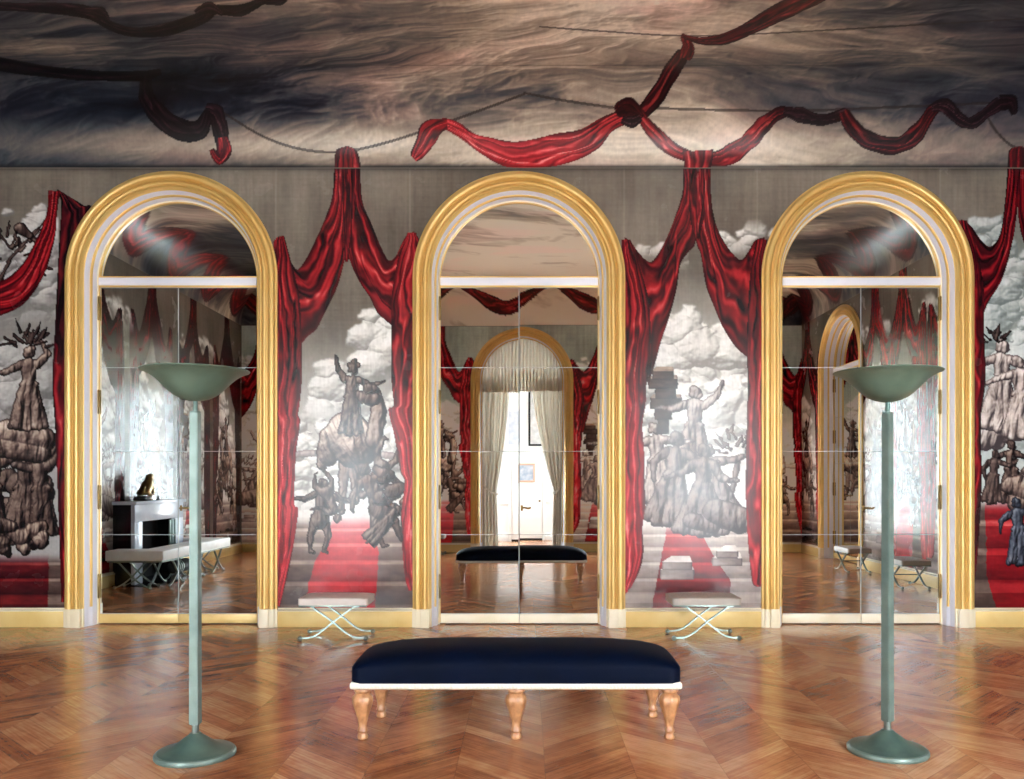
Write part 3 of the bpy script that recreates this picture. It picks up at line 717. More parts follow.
def ceil_ground(cv, seed=70):
    X = cv.X+XL+RC-QA; Y = cv.Y
    tone = np.interp(X, [-6.5,-4.8,-3.4,-2.2,-1.0,.4,2.0,3.2,4.6,6.2], [.15,.18,.28,.44,.64,.74,.66,.48,.31,.20])+.36*sst(2.4, 4.6, Y)*np.interp(X, [-5,-2.5,2.5,5], [.75,1,1,.75])
    tone = tone+.12*sst(1.2, 2.2, Y)*np.interp(X, [-4,-1,2,4], [0,1,1,.2])
    # streams of cloud: a stretched, warped height field drawn as if lit from the right
    wx = 1.5*(fbm(X*.5, Y*1.0, seed, 4)-.5); wy = .8*(fbm(X*.5, Y*1.0, seed+1, 4)-.5)
    a = Y+.18*np.abs(X-.5)
    H = fbm(X*.50+wx, a*1.35+wy*1.5, seed+2, 6, .46)
    B = 1-billow(X*.75+wx*1.5, a*2.1+wy*2.2, seed+4, 4)
    Z_ = H*1.0+B*.42
    gy, gx = np.gradient(Z_); gx = gx*cv.S; gy = gy*cv.S
    relf = np.tanh((gx*.55-gy*.42)*.9)
    streak = fbm(X*2.6+wx*6, a*19+wy*20, seed+6, 5, .6)-.5
    # a pale horizon mixed with painted-in window sheen at the foot of the cove, a dark bank of cloud above it, lighter sky overhead
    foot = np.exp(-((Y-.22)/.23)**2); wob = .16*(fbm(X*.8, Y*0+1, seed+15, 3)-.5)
    bank = np.exp(-((Y+wob-.86)/.36)**4)
    tone = tone-bank*np.interp(X, [-6,-3,0,1.2,2.6,6], [.04,.10,.16,.10,.05,.06])+.13*sst(1.15, 1.5, Y)*np.interp(X, [-6,-3,-1,6], [1,1,.3,0])
    amp = np.interp(tone, [.15, .5], [.7, 1.0]); far = 1+.9*sst(2.6, 4.2, Y)
    v = tone+amp*(.80*far*(H-.5)+.19*relf+.25*streak*(2-far))+.24*(B-.62)
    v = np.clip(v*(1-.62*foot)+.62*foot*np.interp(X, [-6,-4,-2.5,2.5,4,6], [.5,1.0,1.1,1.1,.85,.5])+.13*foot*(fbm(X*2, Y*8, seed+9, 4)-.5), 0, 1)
    col = ramp([(0,(.035,.05,.085)), (.18,(.115,.14,.185)), (.34,(.255,.27,.295)), (.48,(.41,.39,.375)), (.62,(.56,.515,.47)), (.78,(.72,.675,.605)), (1,(.92,.885,.82))], v)
    mv = (sst(.55, .75, fbm(X*.7+wx, Y*1.6, seed+20, 4))*.35)[..., None]          # violet passages
    cv.c[:] = col*(1-mv)+col*np.array((1.10,.93,.98))*mv

def make_ceiling_front():
    S = 96
    cv = Canvas(0, LX, 0, 3.3, S, tf=px2ceil, q=1.25)
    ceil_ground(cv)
    # dark edge at the very bottom, canvas joints
    for yy, w, a in ((0.0, .03, .8), (1.16, .008, .35), (2.35, .008, .25)):
        m = (np.exp(-((cv.Y-yy)/w)**2)*a)[..., None]; cv.c = cv.c*(1-m)+np.array((.12,.12,.12))*m
    for P in ([(540,27),(610,32),(684,36),(780,33),(1040,18)], [(524,93),(560,100),(622,109)], [(640,108),(780,111),(900,107),(1010,102)],
              [(222,112),(262,136),(300,149),(340,152),(385,143),(440,125),(525,94)], [(985,112),(995,130),(1012,146),(1030,150)]):
        rope(cv, P, .018)
    R = lambda *a, **k: ribbon(cv, *a, **k)
    R([(-40,5),(0,7),(40,8),(85,12),(105,23),(130,32),(165,30),(200,19),(215,10),(240,11),(262,1),(290,-14)], [8,8,9,12,9,10,12,12,10,11,8,12], 2, NIGHT, 81, lit=-.05)
    R([(78,11),(100,14),(108,20)], [5,13,4], 2, NIGHT, 82, lit=.08); R([(196,13),(210,8),(222,14)], [5,12,4], 2, NIGHT, 83, lit=.1); R([(262,2),(280,0),(292,-8)], [5,10,4], 2, NIGHT, 84, lit=.1)
    R([(-40,52),(0,64),(50,72),(100,76),(140,76),(160,72)], [12,12,11,10,9,6], 2, NIGHT, 85, lit=-.22)
    R([(146,76),(146,92),(150,104),(165,121),(185,131),(200,129),(208,112)], [10,15,17,19,19,18,9], 2.4, NIGHT, 86, lit=-.2)
    R([(206,108),(215,112),(220,128),(222,145)], [8,17,14,12], 2, NIGHT, 87, lit=-.12); R([(222,138),(224,150),(219,160),(212,150)], [12,15,9,5], 2, RED, 88, lit=-.02)
    # the bright garland left of the knot
    strip(cv, [(624,109),(606,116),(598,120),(580,130),(556,134),(532,140),(512,142),(490,138),(474,134),(460,124),(446,119),(432,121)],
              [(626,124),(612,131),(598,148),(576,160),(552,166),(526,168),(502,165),(482,154),(466,142),(454,134),(446,130),(438,130)], 3, RED, 89, tw=.5, lit=.10, pal2=(BRIGHT, .18, .42))
    strip(cv, [(446,120),(430,120),(420,127),(417,138),(412,150),(411,155)], [(447,128),(440,134),(436,141),(430,149),(422,158),(417,161)], 2.2, RED, 90, lit=.08)
    R([(636,120),(656,97),(671,72),(683,54)], [11,15,15,13], 2, DARK, 92, lit=.0); R([(684,58),(688,48),(684,37)], [13,11,6], 2, RED, 93, lit=-.05)
    R([(682,36),(700,41),(725,39),(750,28),(776,14),(800,3),(822,-8)], [4,6,11,14,16,17,18], 2.2, DARK, 94, lit=.02)
    R([(640,116),(655,134),(672,149),(692,158)], [8,13,14,10], 2, RED, 95, lit=.1)
    R([(700,158),(722,158),(740,148),(752,138),(764,124),(780,113),(792,112)], [14,18,17,15,14,12,8], 2.4, RED, 96, lit=.08, pal2=(DARK, .5, .85))
    R([(784,112),(800,115),(820,120),(838,116),(846,110)], [6,14,12,11,5], 2, NIGHT, 97, lit=.0)
    R([(843,112),(853,128),(868,140),(890,146),(908,141),(922,126),(932,111),(940,106)], [9,15,17,17,17,15,11,7], 2.4, DARK, 98, lit=.0)
    R([(932,108),(944,105),(952,112),(962,121),(972,123),(986,113),(1000,103)], [8,12,13,12,10,10,12], 2.2, NIGHT, 99, lit=.02)
    R([(1000,103),(1010,103),(1014,114)], [16,15,6], 2, NIGHT, 100, lit=-.1)
    R([(616,112),(628,108),(642,116)], [10,20,9], 2.4, DARK, 91, lit=-.12); R([(622,120),(632,122),(640,118)], [6,12,6], 2, NIGHT, 101)
    # heads of the wall curtains gathered over the cornice line
    for x, p, l in ((347, RED, -.05), (1020, RED, -.1)):
        strip(cv, [(x-2,147),(x-10,150),(x-12,158),(x-12,169)], [(x+2,147),(x+8,150),(x+12,158),(x+13,169)], 2.6, p, 102+x, lit=l)
    strip(cv, [(683,152),(684,160),(685,169)], [(713,150),(712,160),(710,169)], 3, RED, 104, lit=.1)
    for x in (47, ):
        pass
    cv.X_, cv.Y_ = cv.X, cv.Y
    sv = cv.X*92, cv.Y*92
    n = 1+.14*(fbm(sv[0]/3, sv[1]/3, 71, 3)-.5)+.04*(vn(sv[0]*1.1, sv[1]*.1, 72)-.5)
    cv.c = np.clip(cv.c*n[..., None], .012, .95)
    return cv

def make_ceiling_rest():
    cv = Canvas(0, LX, 3.3-1/96, LY, 36, q=40)
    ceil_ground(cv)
    for i in range(7):                                   # garlands along the far cove and over the back wall's arches
        x = 1.0+i*2.07; dx = 2.07; y0 = LY-1.15; y1 = LY-.42
        ribbon(cv, [(x,y0),(x+.25*dx,y0+.62*(y1-y0)),(x+.5*dx,y1),(x+.75*dx,y0+.62*(y1-y0)),(x+dx,y0)], [.12,.26,.34,.26,.12], 2.4, RED, 110+i, flow=.5, lit=-.02)
    for i in range(4):                                   # garlands on the side coves
        for side in (0, 1):
            y = 3.4+i*1.6; xa = 1.05 if side == 0 else LX-1.05; xb = .35 if side == 0 else LX-.35
            ribbon(cv, [(xa,y),((xa+xb)/2,y+.35),(xb,y+.8),((xa+xb)/2,y+1.25),(xa,y+1.6)], [.20,.42,.52,.42,.20], 2.6, DARK if side else RED, 120+i+9*side, flow=.5, lit=.02)
    cv.c = np.clip(cv.c, .012, .95)
    return cv

def ceiling():
    cv = make_ceiling_rest()
    sel = np.ones((cv.h-1, cv.w-1), bool)
    yy = lambda sx, sy: ceil_pos(np.minimum(sx*(LX/((cv.w-1)/cv.S)), LX), np.minimum(3.3-1/96+(sy-(3.3-1/96))*((LY-3.3+1/96)/((cv.h-1)/cv.S)), LY))
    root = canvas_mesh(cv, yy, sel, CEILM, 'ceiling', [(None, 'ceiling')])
    tag(root, 'painted coved ceiling of dark swirling clouds and red garlands', 'ceiling', kind='structure')
    cv = make_ceiling_front()
    fx = LX/((cv.w-1)/cv.S); fy = 3.3/((cv.h-1)/cv.S)
    sel = np.ones((cv.h-1, cv.w-1), bool)
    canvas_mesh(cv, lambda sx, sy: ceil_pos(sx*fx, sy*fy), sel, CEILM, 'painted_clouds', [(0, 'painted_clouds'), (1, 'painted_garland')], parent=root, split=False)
    return root

# ------------------------------------------------------------------ room shell
def wall_with_arches(name, u0, u1, holes, z1, th, loc, rz, material, half=.965, zs=ZS):
    bm = bmesh.new()
    def quad(*p): bm.faces.new([bm.verts.new(q) for q in p])
    x = u0; n = 40
    edges = []
    for c in holes:
        edges.append((x, c-half)); x = c+half
    edges.append((x, u1))
    for y in (0, th):
        for a, b in edges: quad((a,y,0),(b,y,0),(b,y,z1),(a,y,z1))
        for c in holes:
            pts = [(c-half*math.cos(PI*i/n), zs+half*math.sin(PI*i/n)) for i in range(n+1)]
            for (xa, za), (xb, zb) in zip(pts, pts[1:]): quad((xa,y,za),(xb,y,zb),(xb,y,z1),(xa,y,z1))
    for c in holes:
        pts = [(c-half,0)]+[(c-half*math.cos(PI*i/n), zs+half*math.sin(PI*i/n)) for i in range(n+1)]+[(c+half,0)]
        for (xa, za), (xb, zb) in zip(pts, pts[1:]): quad((xa,0,za),(xa,th,za),(xb,th,zb),(xb,0,zb))
    for a, b in edges: quad((a,0,0),(b,0,0),(b,th,0),(a,th,0))
    quad((u0,0,z1),(u1,0,z1),(u1,th,z1),(u0,th,z1)); quad((u0,0,0),(u0,th,0),(u0,th,z1),(u0,0,z1)); quad((u1,0,0),(u1,th,0),(u1,th,z1),(u1,0,z1))
    bmesh.ops.remove_doubles(bm, verts=bm.verts, dist=1e-4)
    o = build(name, bm, material, smooth=False, loc=loc, rz=rz)
    return tag(o, kind='structure')

tag(build('floor', bx(XL-.4, XR+.4, -13.2, .5, -.12, 0), PARQUET, smooth=False), 'glossy oak parquet floor laid in point de hongrie strips', 'floor', kind='structure')
WT = .5
tag(wall_with_arches('wall_front', XL-.35, XR+.35, AX, Z0+.9, WT, (0,0,0), 0, PLASTER), 'wall facing the camera behind the three gilded arches', 'wall')
tag(wall_with_arches('wall_back', -XR-.35, -XL+.35, sorted(-a for a in AX), Z0+.9, WT, (0,YB,0), PI, PLASTER), 'rear wall with three arches seen only in the mirrors', 'wall')
tag(wall_with_arches('wall_left', YB-.3, .3, [], Z0+.9, WT, (XL,0,0), PI/2, PLASTER), 'left end wall behind the fireplace seen in the left mirror', 'wall')
ARY = -6.75
tag(wall_with_arches('wall_right', -.3, -YB+.3, [-ARY], Z0+.9, WT, (XR,0,0), -PI/2, PLASTER), 'right end wall with one arch seen in the right mirror', 'wall')
ceiling()

# ------------------------------------------------------------------ murals
def below(cv, arches, r=1.05, zs=ZS, bottom=.205):
    """faces to keep: outside the arch openings. arches in canvas x"""
    X = cv.X[:-1, :-1]+.5/cv.S; Y = cv.Y[:-1, :-1]+.5/cv.S
    z = 1.6-(Y-VY)*K; keep = np.ones(X.shape, bool)
    for c in arches:
        d = (X-c)*K
        keep &= ~((np.abs(d) < r) & ((z < zs) | (d*d+(z-zs)**2 < r*r)))
    return keep
PARTS = [(0, 'mural_panel'), (1, 'painted_curtain'), (3, 'painted_steps'), (2, 'painted_figures')]
cv = make_front()
AP = [VX+a/K for a in AX]
keep = below(cv, AP)
xs = cv.X[:-1, :-1]
front = lambda x, y: np.stack([(x-VX)*K, np.full_like(x, -.008), 1.6-(y-VY)*K], -1)
for a, b, lab in ((-1e4, AP[0], 'far left mural panel with dark red curtain, bearers and sacks beside the left arch'),
                  (AP[0], AP[1], 'mural panel between the left and centre arches with red curtains and carpeted steps paled by painted glare'),
                  (AP[1], AP[2], 'mural panel between the centre and right arches with robed crowd paled by painted glare and stacked masonry'),
                  (AP[2], 1e4, 'far right mural panel with greenish clouds and wide red steps')):
    o = canvas_mesh(cv, front, keep & (xs >= a) & (xs < b), MURAL, 'mural_panel', PARTS)
    tag(o, lab, 'mural', 'painted murals on the mirror wall')

def wall_mural(W, spans, arches, labels, loc, rz, group, darkpal=True, zs=ZS, tone=.92, tint=(1,1,1), gain=1.0):
    """paint and hang murals on a wall W pixels long; spans = list of (kind, axis, flip)"""
    cv = Canvas(0, W, 168.6, 608.2, .55)
    ground(cv, tone, tint)
    for i, (kind, ax, fl) in enumerate(spans):
        base = 346 if kind == 'l' else 697
        f = (lambda x, ax=ax, base=base, sg=(-1 if fl else 1): ax+sg*(x-base))
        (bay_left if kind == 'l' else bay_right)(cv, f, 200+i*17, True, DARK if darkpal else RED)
    glaze(cv, 3)
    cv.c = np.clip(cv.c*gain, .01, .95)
    keep = below(cv, arches, zs=zs)
    xs = cv.X[:-1, :-1]
    cuts = [-1e4]+labels[0]+[1e4]
    for a, b, lab in zip(cuts, cuts[1:], labels[1]):
        mt = Matrix.Translation(loc) @ Matrix.Rotation(rz, 4, 'Z')
        def place(x, y):
            p = np.stack([x*K, np.full_like(x, -.008), 1.6-(y-VY)*K], -1)
            c, s = math.cos(rz), math.sin(rz)
            return np.stack([p[..., 0]*c-p[..., 1]*s+loc[0], p[..., 0]*s+p[..., 1]*c+loc[1], p[..., 2]], -1)
        o = canvas_mesh(cv, place, keep & (xs >= a) & (xs < b), MURAL, 'mural_panel', PARTS)
        tag(o, lab, 'mural', group)
WB = (XR-XL)/K
ab = sorted((XR-a)/K for a in AX)           # arch centres along the back wall, from its left (room right) end
wall_mural(WB, [('l', ab[0]-174+20, 0), ('r', (ab[0]+ab[1])/2, 1), ('l', (ab[1]+ab[2])/2, 1), ('r', ab[2]+174, 0)], ab,
           (ab, ['rear wall mural at the right end of the room', 'rear wall mural right of the curtained arch, reflected in the centre mirror',
                 'rear wall mural left of the curtained arch, reflected in the centre mirror', 'rear wall mural at the fireplace end of the room']),
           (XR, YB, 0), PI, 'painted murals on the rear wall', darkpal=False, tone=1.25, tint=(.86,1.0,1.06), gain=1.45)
WS = -YB/K
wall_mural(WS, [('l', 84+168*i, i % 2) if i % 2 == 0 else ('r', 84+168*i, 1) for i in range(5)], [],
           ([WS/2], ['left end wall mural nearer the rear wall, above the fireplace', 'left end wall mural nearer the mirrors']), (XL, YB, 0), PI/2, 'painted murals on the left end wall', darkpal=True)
aw = -ARY/K
wall_mural(WS, [('l', 72, 0), ('r', 222, 0), ('l', 372, 1), ('r', 470, 0), ('l', aw+180, 0)], [aw],
           ([aw], ['right end wall mural behind the stools, shining with window light', 'narrow mural past the right end arch']), (XR, 0, 0), -PI/2, 'painted murals on the right end wall', darkpal=False)
# ------------------------------------------------------------------ arches, mirrored doors, windows
def sweep_arch(bm, prof, z0=.0, zs=ZS, n=56, close=False, half_only=False):
    """prof = [(radius, y)]; runs up the left jamb, round the arch and down the right jamb"""
    secs = []
    for r, y in prof:
        line = [(-r, y, z0+(zs-z0)*i/3) for i in range(3)]
        line += [(-r*math.cos(PI*i/n), y, zs+r*math.sin(PI*i/n)) for i in range(n+1)]
        line += [(r, y, zs-(zs-z0)*i/3) for i in range(1, 4)]
        secs.append([bm.verts.new(p) for p in line])
    pairs = list(zip(secs, secs[1:]))+([(secs[-1], secs[0])] if close else [])
    for A, B in pairs:
        for i in range(len(A)-1): bm.faces.new((A[i], A[i+1], B[i+1], B[i]))
    if close:
        bm.faces.new([s[0] for s in secs]); bm.faces.new([s[-1] for s in secs])
    return bm
def arc_pts(cx, cy, r, a0, a1, n=6):
    return [(cx+r*math.cos(math.radians(a0+(a1-a0)*i/n)), cy+r*math.sin(math.radians(a0+(a1-a0)*i/n))) for i in range(n+1)]

# gilded moulding, from the outer edge inwards (y negative = towards the room)
ARCHI = [(1.147, 0), (1.147, -.030), (1.128, -.036), (1.124, -.046)]+arc_pts(1.092, -.044, .034, 0, -180, 10)[1:-1]+\
        [(1.054, -.040), (1.050, -.056), (1.040, -.060), (1.036, -.046)]+arc_pts(1.014, -.040, .022, 10, -170, 8)+\
        [(.988, -.034), (.984, -.052), (.968, -.056), (.962, -.048), (.955, -.020), (.945, -.015), (.945, .02), (1.147, .02)]
LINING = [(.946, -.012), (.938, .004), (.930, .045), (.926, .055), (.903, .083)]
BEAD = [(.926, .052), (.928, .062)]+arc_pts(.914, .064, .009, 20, -170, 6)+[(.902, .085)]
LINING2 = [(.903, .083), (.899, .10), (.893, .165), (.893, .20)]

def trim(i, loc, rz, label, zs=ZS, deep=0):
    r = empty('trim_%d' % i, loc, rz); tag(r, label, 'arch surround', kind='structure')
    o = build('gilded_moulding', sweep_arch(bmesh.new(), ARCHI, .2, zs, close=True), GOLD, r, angle=50)
    o = build('jamb_lining', sweep_arch(sweep_arch(bmesh.new(), LINING, 0, zs), LINING2+([(.90, deep)] if deep else []), 0, zs), WHITE, r, angle=50)
    o = build('gilt_bead', sweep_arch(bmesh.new(), BEAD, .21, zs), GOLD, r, angle=50)
    tag(o, 'slim gilt bead on the white jamb')
    for s in (-1, 1):
        bm = bmesh.new()
        box(bm, *sorted((s*.962, s*1.062)), -.078, .01, 0, .200, .004)
        box(bm, *sorted((s*1.060, s*1.120)), -.062, .01, 0, .200, .004); box(bm, *sorted((s*1.118, s*1.152)), -.045, .01, 0, .200, .004)
        box(bm, *sorted((s*.944, s*.964)), -.030, .01, 0, .200, .003)
        build('plinth_block', bm, CREAM, r)
    return r

def half_disc(bm, r, y0, y1, zc, n=48):
    A = [bm.verts.new((r*math.cos(PI*i/n), y0, zc+r*math.sin(PI*i/n))) for i in range(n+1)]
    B = [bm.verts.new((v.co.x, y1, v.co.z)) for v in A]
    bm.faces.new(A); bm.faces.new(B[::-1])
    for i in range(n): bm.faces.new((A[i], A[i+1], B[i+1], B[i]))
    bm.faces.new((A[-1], A[0], B[0], B[-1])); return bm

def lever(parent, x, y, z, s):
    bm = bmesh.new(); box(bm, x-.012, x+.012, y-.006, y, z-.03, z+.03, .003)
    sweep(bm, [Vector((x, y-.004, z)), Vector((x, y-.045, z))], .008, .008, (1,0,0), 10)
    sweep(bm, smooth_pts([(x, y-.045, z), (x+s*.03, y-.048, z+.004), (x+s*.07, y-.047, z-.004), (x+s*.10, y-.044, z+.006)], 5), .009, .008, (0,0,1), 10)
    return tag(build('lever_handle', bm, BRASS, parent), 'aged brass lever handle')

def mirror_door(i, loc, rz, label, zs=ZS):
    r = empty('door_%d' % i, loc, rz); tag(r, label, 'mirrored door', kind='structure')
    yf = .165
    # fixed frame ring and transom
    build('door_frame', sweep_arch(bmesh.new(), [(.893, yf-.004), (.893, yf+.05), (.876, yf+.05), (.876, yf-.004)], 0, zs, close=True), CREAM, r, angle=50)
    build('frame_fillet', sweep_arch(bmesh.new(), [(.875, yf-.006), (.875, yf+.02), (.867, yf+.02), (.867, yf-.002)], .02, zs, close=True), GOLD, r, angle=50)
    build('transom_bar', bx(-.868, .868, yf-.022, yf+.05, zs-.045, zs+.040, .006), WHITE, r)
    for a, b in ((zs-.062, zs-.045), (zs+.040, zs+.056)):
        build('transom_fillet', bx(-.868, .868, yf-.012, yf+.04, a, b, .003), GOLD, r)
    build('lunette_mirror', half_disc(bmesh.new(), .868, yf+.022, yf+.034, zs+.02), MIRROR, r, smooth=False)
    build('light_block_board', bx(-.96, .96, .24, .262, 0, zs+.97), BACKING, r, smooth=False)  # unseen board added to stop daylight leaking through the door seams
    zt = zs-.064
    for s in (-1, 1):
        leaf = build('door_leaf', bx(*sorted((s*.003, s*.866)), yf+.020, yf+.055, .012, zt, 0), BACKING, r, smooth=False)
        build('bottom_rail', bx(*sorted((s*.003, s*.866)), yf-.004, yf+.022, .012, .112, .003), OCHRE if i in (1, 4) else CREAM, leaf)  # one finish on all doors; the ochre puts shade into the colour
        ed = [.116, .986, 1.905, 2.828, zt-.004]
        for k in range(4):
            build('mirror_pane', bx(*sorted((s*.0065, s*.864)), yf+.008, yf+.021, ed[k]+.003, ed[k+1]-.003, 0), MIRROR, leaf, smooth=False)
        if s > 0: lever(leaf, .030, yf+.008, 1.28, s)
        for z in (.42, 1.40, 2.45, 3.48):
            bm = bmesh.new(); lathe(bm, [(.004, z-.135), (.011, z-.125), (.011, z+.125), (.004, z+.135)], 10, s*.873, yf-.010)
            build('hinge', bm, BRASS, leaf)
        leaf.rotation_euler = (.0006*s if i == 2 else 0, 0, .0012*s)
    return r

names = ['left', 'centre', 'right']
for i, x in enumerate(AX):
    trim(i+1, (x, 0, 0), 0, 'gilded round arch surround with white jamb around the %s mirrored door' % names[i])
    mirror_door(i+1, (x, 0, 0), 0, ['tall arched mirrored double door behind the left torchiere, reflecting the fireplace', 'tall arched mirrored double door in the middle, reflecting the navy bench and curtained arch',
                'tall arched mirrored double door behind the right torchiere, reflecting the side stools'][i])
trim(4, (XR, ARY, 0), -PI/2, 'gilded arch surround on the right end wall, seen in the right mirror')
mirror_door(4, (XR, ARY, 0), -PI/2, 'arched mirrored door on the right end wall, seen only in the right mirror')
for i, x in enumerate(AX):
    trim(5+i, (x, YB, 0), PI, ['gilded arch surround of the rear window at the fireplace side', 'gilded arch surround around the curtained opening, seen in the centre mirror', 'gilded arch surround of the rear window at the right'][i], deep=.50)

def window(i, x, label, GLASS):
    r = empty('window_%d' % i, (x, YB, 0), PI); tag(r, label, 'window', kind='structure')
    y = .40
    build('window_frame', sweep_arch(bmesh.new(), [(.955, y-.02), (.955, y+.06), (.885, y+.06), (.885, y-.02)], 0, ZS, close=True), WHITE, r, angle=50)
    build('transom_bar', bx(-.886, .886, y-.02, y+.05, ZS-.04, ZS+.04, .006), WHITE, r)
    build('lunette_pane', half_disc(bmesh.new(), .886, y+.014, y+.020, ZS+.03), GLASS, r, smooth=False)
    build('sill_panel', bx(-.886, .886, y-.01, y+.05, 0, .35, .006), WHITE, r)
    for s in (-1, 1):
        c = bmesh.new(); x0, x1 = sorted((s*.004, s*.886))
        box(c, x0, x0+.06, y-.01, y+.045, .352, ZS-.042, .005); box(c, x1-.06, x1, y-.01, y+.045, .352, ZS-.042, .005)
        box(c, x0+.055, x1-.055, y-.01, y+.045, .352, .45, .005); box(c, x0+.055, x1-.055, y-.01, y+.045, ZS-.12, ZS-.042, .005)
        for z in (1.3, 2.15, 3.0): box(c, x0+.055, x1-.055, y+.0, y+.035, z-.014, z+.014, .003)
        cas = build('casement', c, WHITE, r)
        build('window_pane', bx(x0+.05, x1-.05, y+.014, y+.020, .44, ZS-.11, 0), GLASS, cas, smooth=False)
window(1, AX[0], 'tall arched rear window lighting the fireplace end', GLASS_DIM)
window(2, AX[2], 'tall arched rear window lighting the right end', GLASS)

# baseboards (structure), one box per stretch of wall
def baseboard(name, spans, loc, rz, label):
    bm = bmesh.new(); c = bmesh.new()
    for a, b in spans:
        box(bm, a, b, -.035, .01, 0, .172, .004); box(c, a, b, -.045, .01, .172, .186, .004); box(c, a, b, -.022, .01, .190, .208, .004)
    o = build(name, bm, OCHRE, None, loc=loc, rz=rz); tag(o, label, 'baseboard', kind='structure')
    build('baseboard_cap', c, CREAM, o)
E = 1.150
fs = [(XL+.02, AX[0]-E), (AX[0]+E, AX[1]-E), (AX[1]+E, AX[2]-E), (AX[2]+E, XR-.02)]
baseboard('baseboard_front', fs, (0,0,0), 0, 'gilt ochre baseboard under the painted murals facing the camera')
baseboard('baseboard_back', [(-b, -a) for a, b in fs], (0,YB,0), PI, 'gilt ochre baseboard along the rear wall')
baseboard('baseboard_left', [(YB+.05, -5.06), (-3.30, -.05)], (XL,0,0), PI/2, 'gilt ochre baseboard along the fireplace wall')
baseboard('baseboard_right', [(.05, -ARY-E), (-ARY+E, -YB-.05)], (XR,0,0), -PI/2, 'cream gilt baseboard behind the side stools')
for nm, lo, rz, lb in (('wall_socket', (XR-.036, -1.7, .10), -PI/2, 'small wall socket in the baseboard of the right end wall'),
                       ('wall_socket', (-5.35, YB+.036, .10), PI, 'small wall socket in the rear baseboard near the fireplace')):
    r = empty(nm, lo, rz); tag(r, lb, 'socket')
    build('cover_plate', bx(-.06, .06, -.008, 0, -.045, .045, .004), BRASS, r)
    for s in (-1, 1): build('socket_face', lathe(bmesh.new(), [(.022, -.001), (.022, .004), (.017, .005)], 16), SOOT, r).matrix_local = Matrix.Translation((s*.03, -.008, 0)) @ Matrix.Rotation(PI/2, 4, 'X')

# ------------------------------------------------------------------ white hall behind the rear arch
HY0, HY1, HX, HZ = YB-WT, -12.5, 2.3, 4.9
def hall_side(s, nm, win, lab):
    x0, x1 = sorted((s*HX, s*(HX+.15)))
    bm = bmesh.new(); box(bm, x0, x1, HY1-.15, HY0+.02, 0, .7); box(bm, x0, x1, HY1-.15, HY0+.02, 3.9, HZ)
    box(bm, x0, x1, HY1-.15, HY1+.5, .7, 3.9); box(bm, x0, x1, HY0-.5, HY0+.02, .7, 3.9)
    tag(build(nm, bm, OFFWHITE, smooth=False), lab, 'wall', kind='structure')
    r = empty(win, (s*(HX+.07), (HY0+HY1)/2, .7)); tag(r, 'added %s side window to light the white hall' % ('left' if s < 0 else 'right'), 'window', kind='structure')
    L = (HY0-HY1-1.0)/2; f = bmesh.new()
    for a, b in ((-L, -L+.07), (-.035, .035), (L-.07, L)): box(f, -.03, .03, a, b, 0, 3.2, .004)
    for a, b in ((0, .08), (1.56, 1.62), (3.12, 3.2)): box(f, -.028, .028, -L, L, a, b, .004)
    build('window_frame', f, WHITE, r)
    for a in (-L/2, L/2): build('window_pane', bx(-.003, .003, a-L/2+.03, a+L/2-.03,   .06, 3.14), GLASS_HALL, r, smooth=False)
hall_side(-1, 'wall_hall_left', 'window_3', 'left white wall of the hall behind the curtains'); hall_side(1, 'wall_hall_right', 'window_4', 'right white wall of the hall behind the curtains')  # both side windows are added to light the hall
bm = bx(-HX-.15, HX+.15, HY1-.15, HY1, 0, HZ)
o = build('wall_hall', bm, OFFWHITE, smooth=False); tag(o, 'white panelled end wall of the hall seen between the curtains', 'wall', kind='structure')
bm = bmesh.new()
for a, b in ((-2.28, -.46), (.55, 2.28)): box(bm, a, b, HY1-.001, HY1+.03, 0, .2, .005); box(bm, a, b, HY1-.001, HY1+.025, .95, 1.02, .005)
build('panel_moulding', bm, OFFWHITE, o)
tag(build('ceiling_hall', bx(-HX-.15, HX+.15, HY1-.15, HY0+.02, HZ, HZ+.1), OFFWHITE, smooth=False), 'white ceiling of the hall', 'ceiling', kind='structure')
d = empty('door_5', (.05, HY1, 0), PI); tag(d, 'white flush door in the hall with a picture hanging on it', 'door', kind='structure')
d.rotation_euler.z = 0
lf = build('door_leaf', bx(-.43, .43, .002, .035, .05, 2.25, .004), OFFWHITE, d)
bm = bmesh.new()
for a, b, c, e in ((-.50, -.435, 0, 2.33), (.435, .50, 0, 2.33)): box(bm, a, b, 0, .05, c, e, .006)
box(bm, -.50, .50, 0, .055, 2.26, 2.36, .008); build('door_casing', bm, OFFWHITE, d)
build('door_gap_shade', bx(-.43, .43, .002, .03, .0, .05), SOOT, d)  # black strip standing for the shade in the gap below the leaf
bm = bmesh.new(); ball(bm, .36, .065, 1.02, .025); lathe(bm, [(.02, 1.0), (.02, 1.04)], 12, .36, .045); build('door_knob', bm, BRASS, lf)

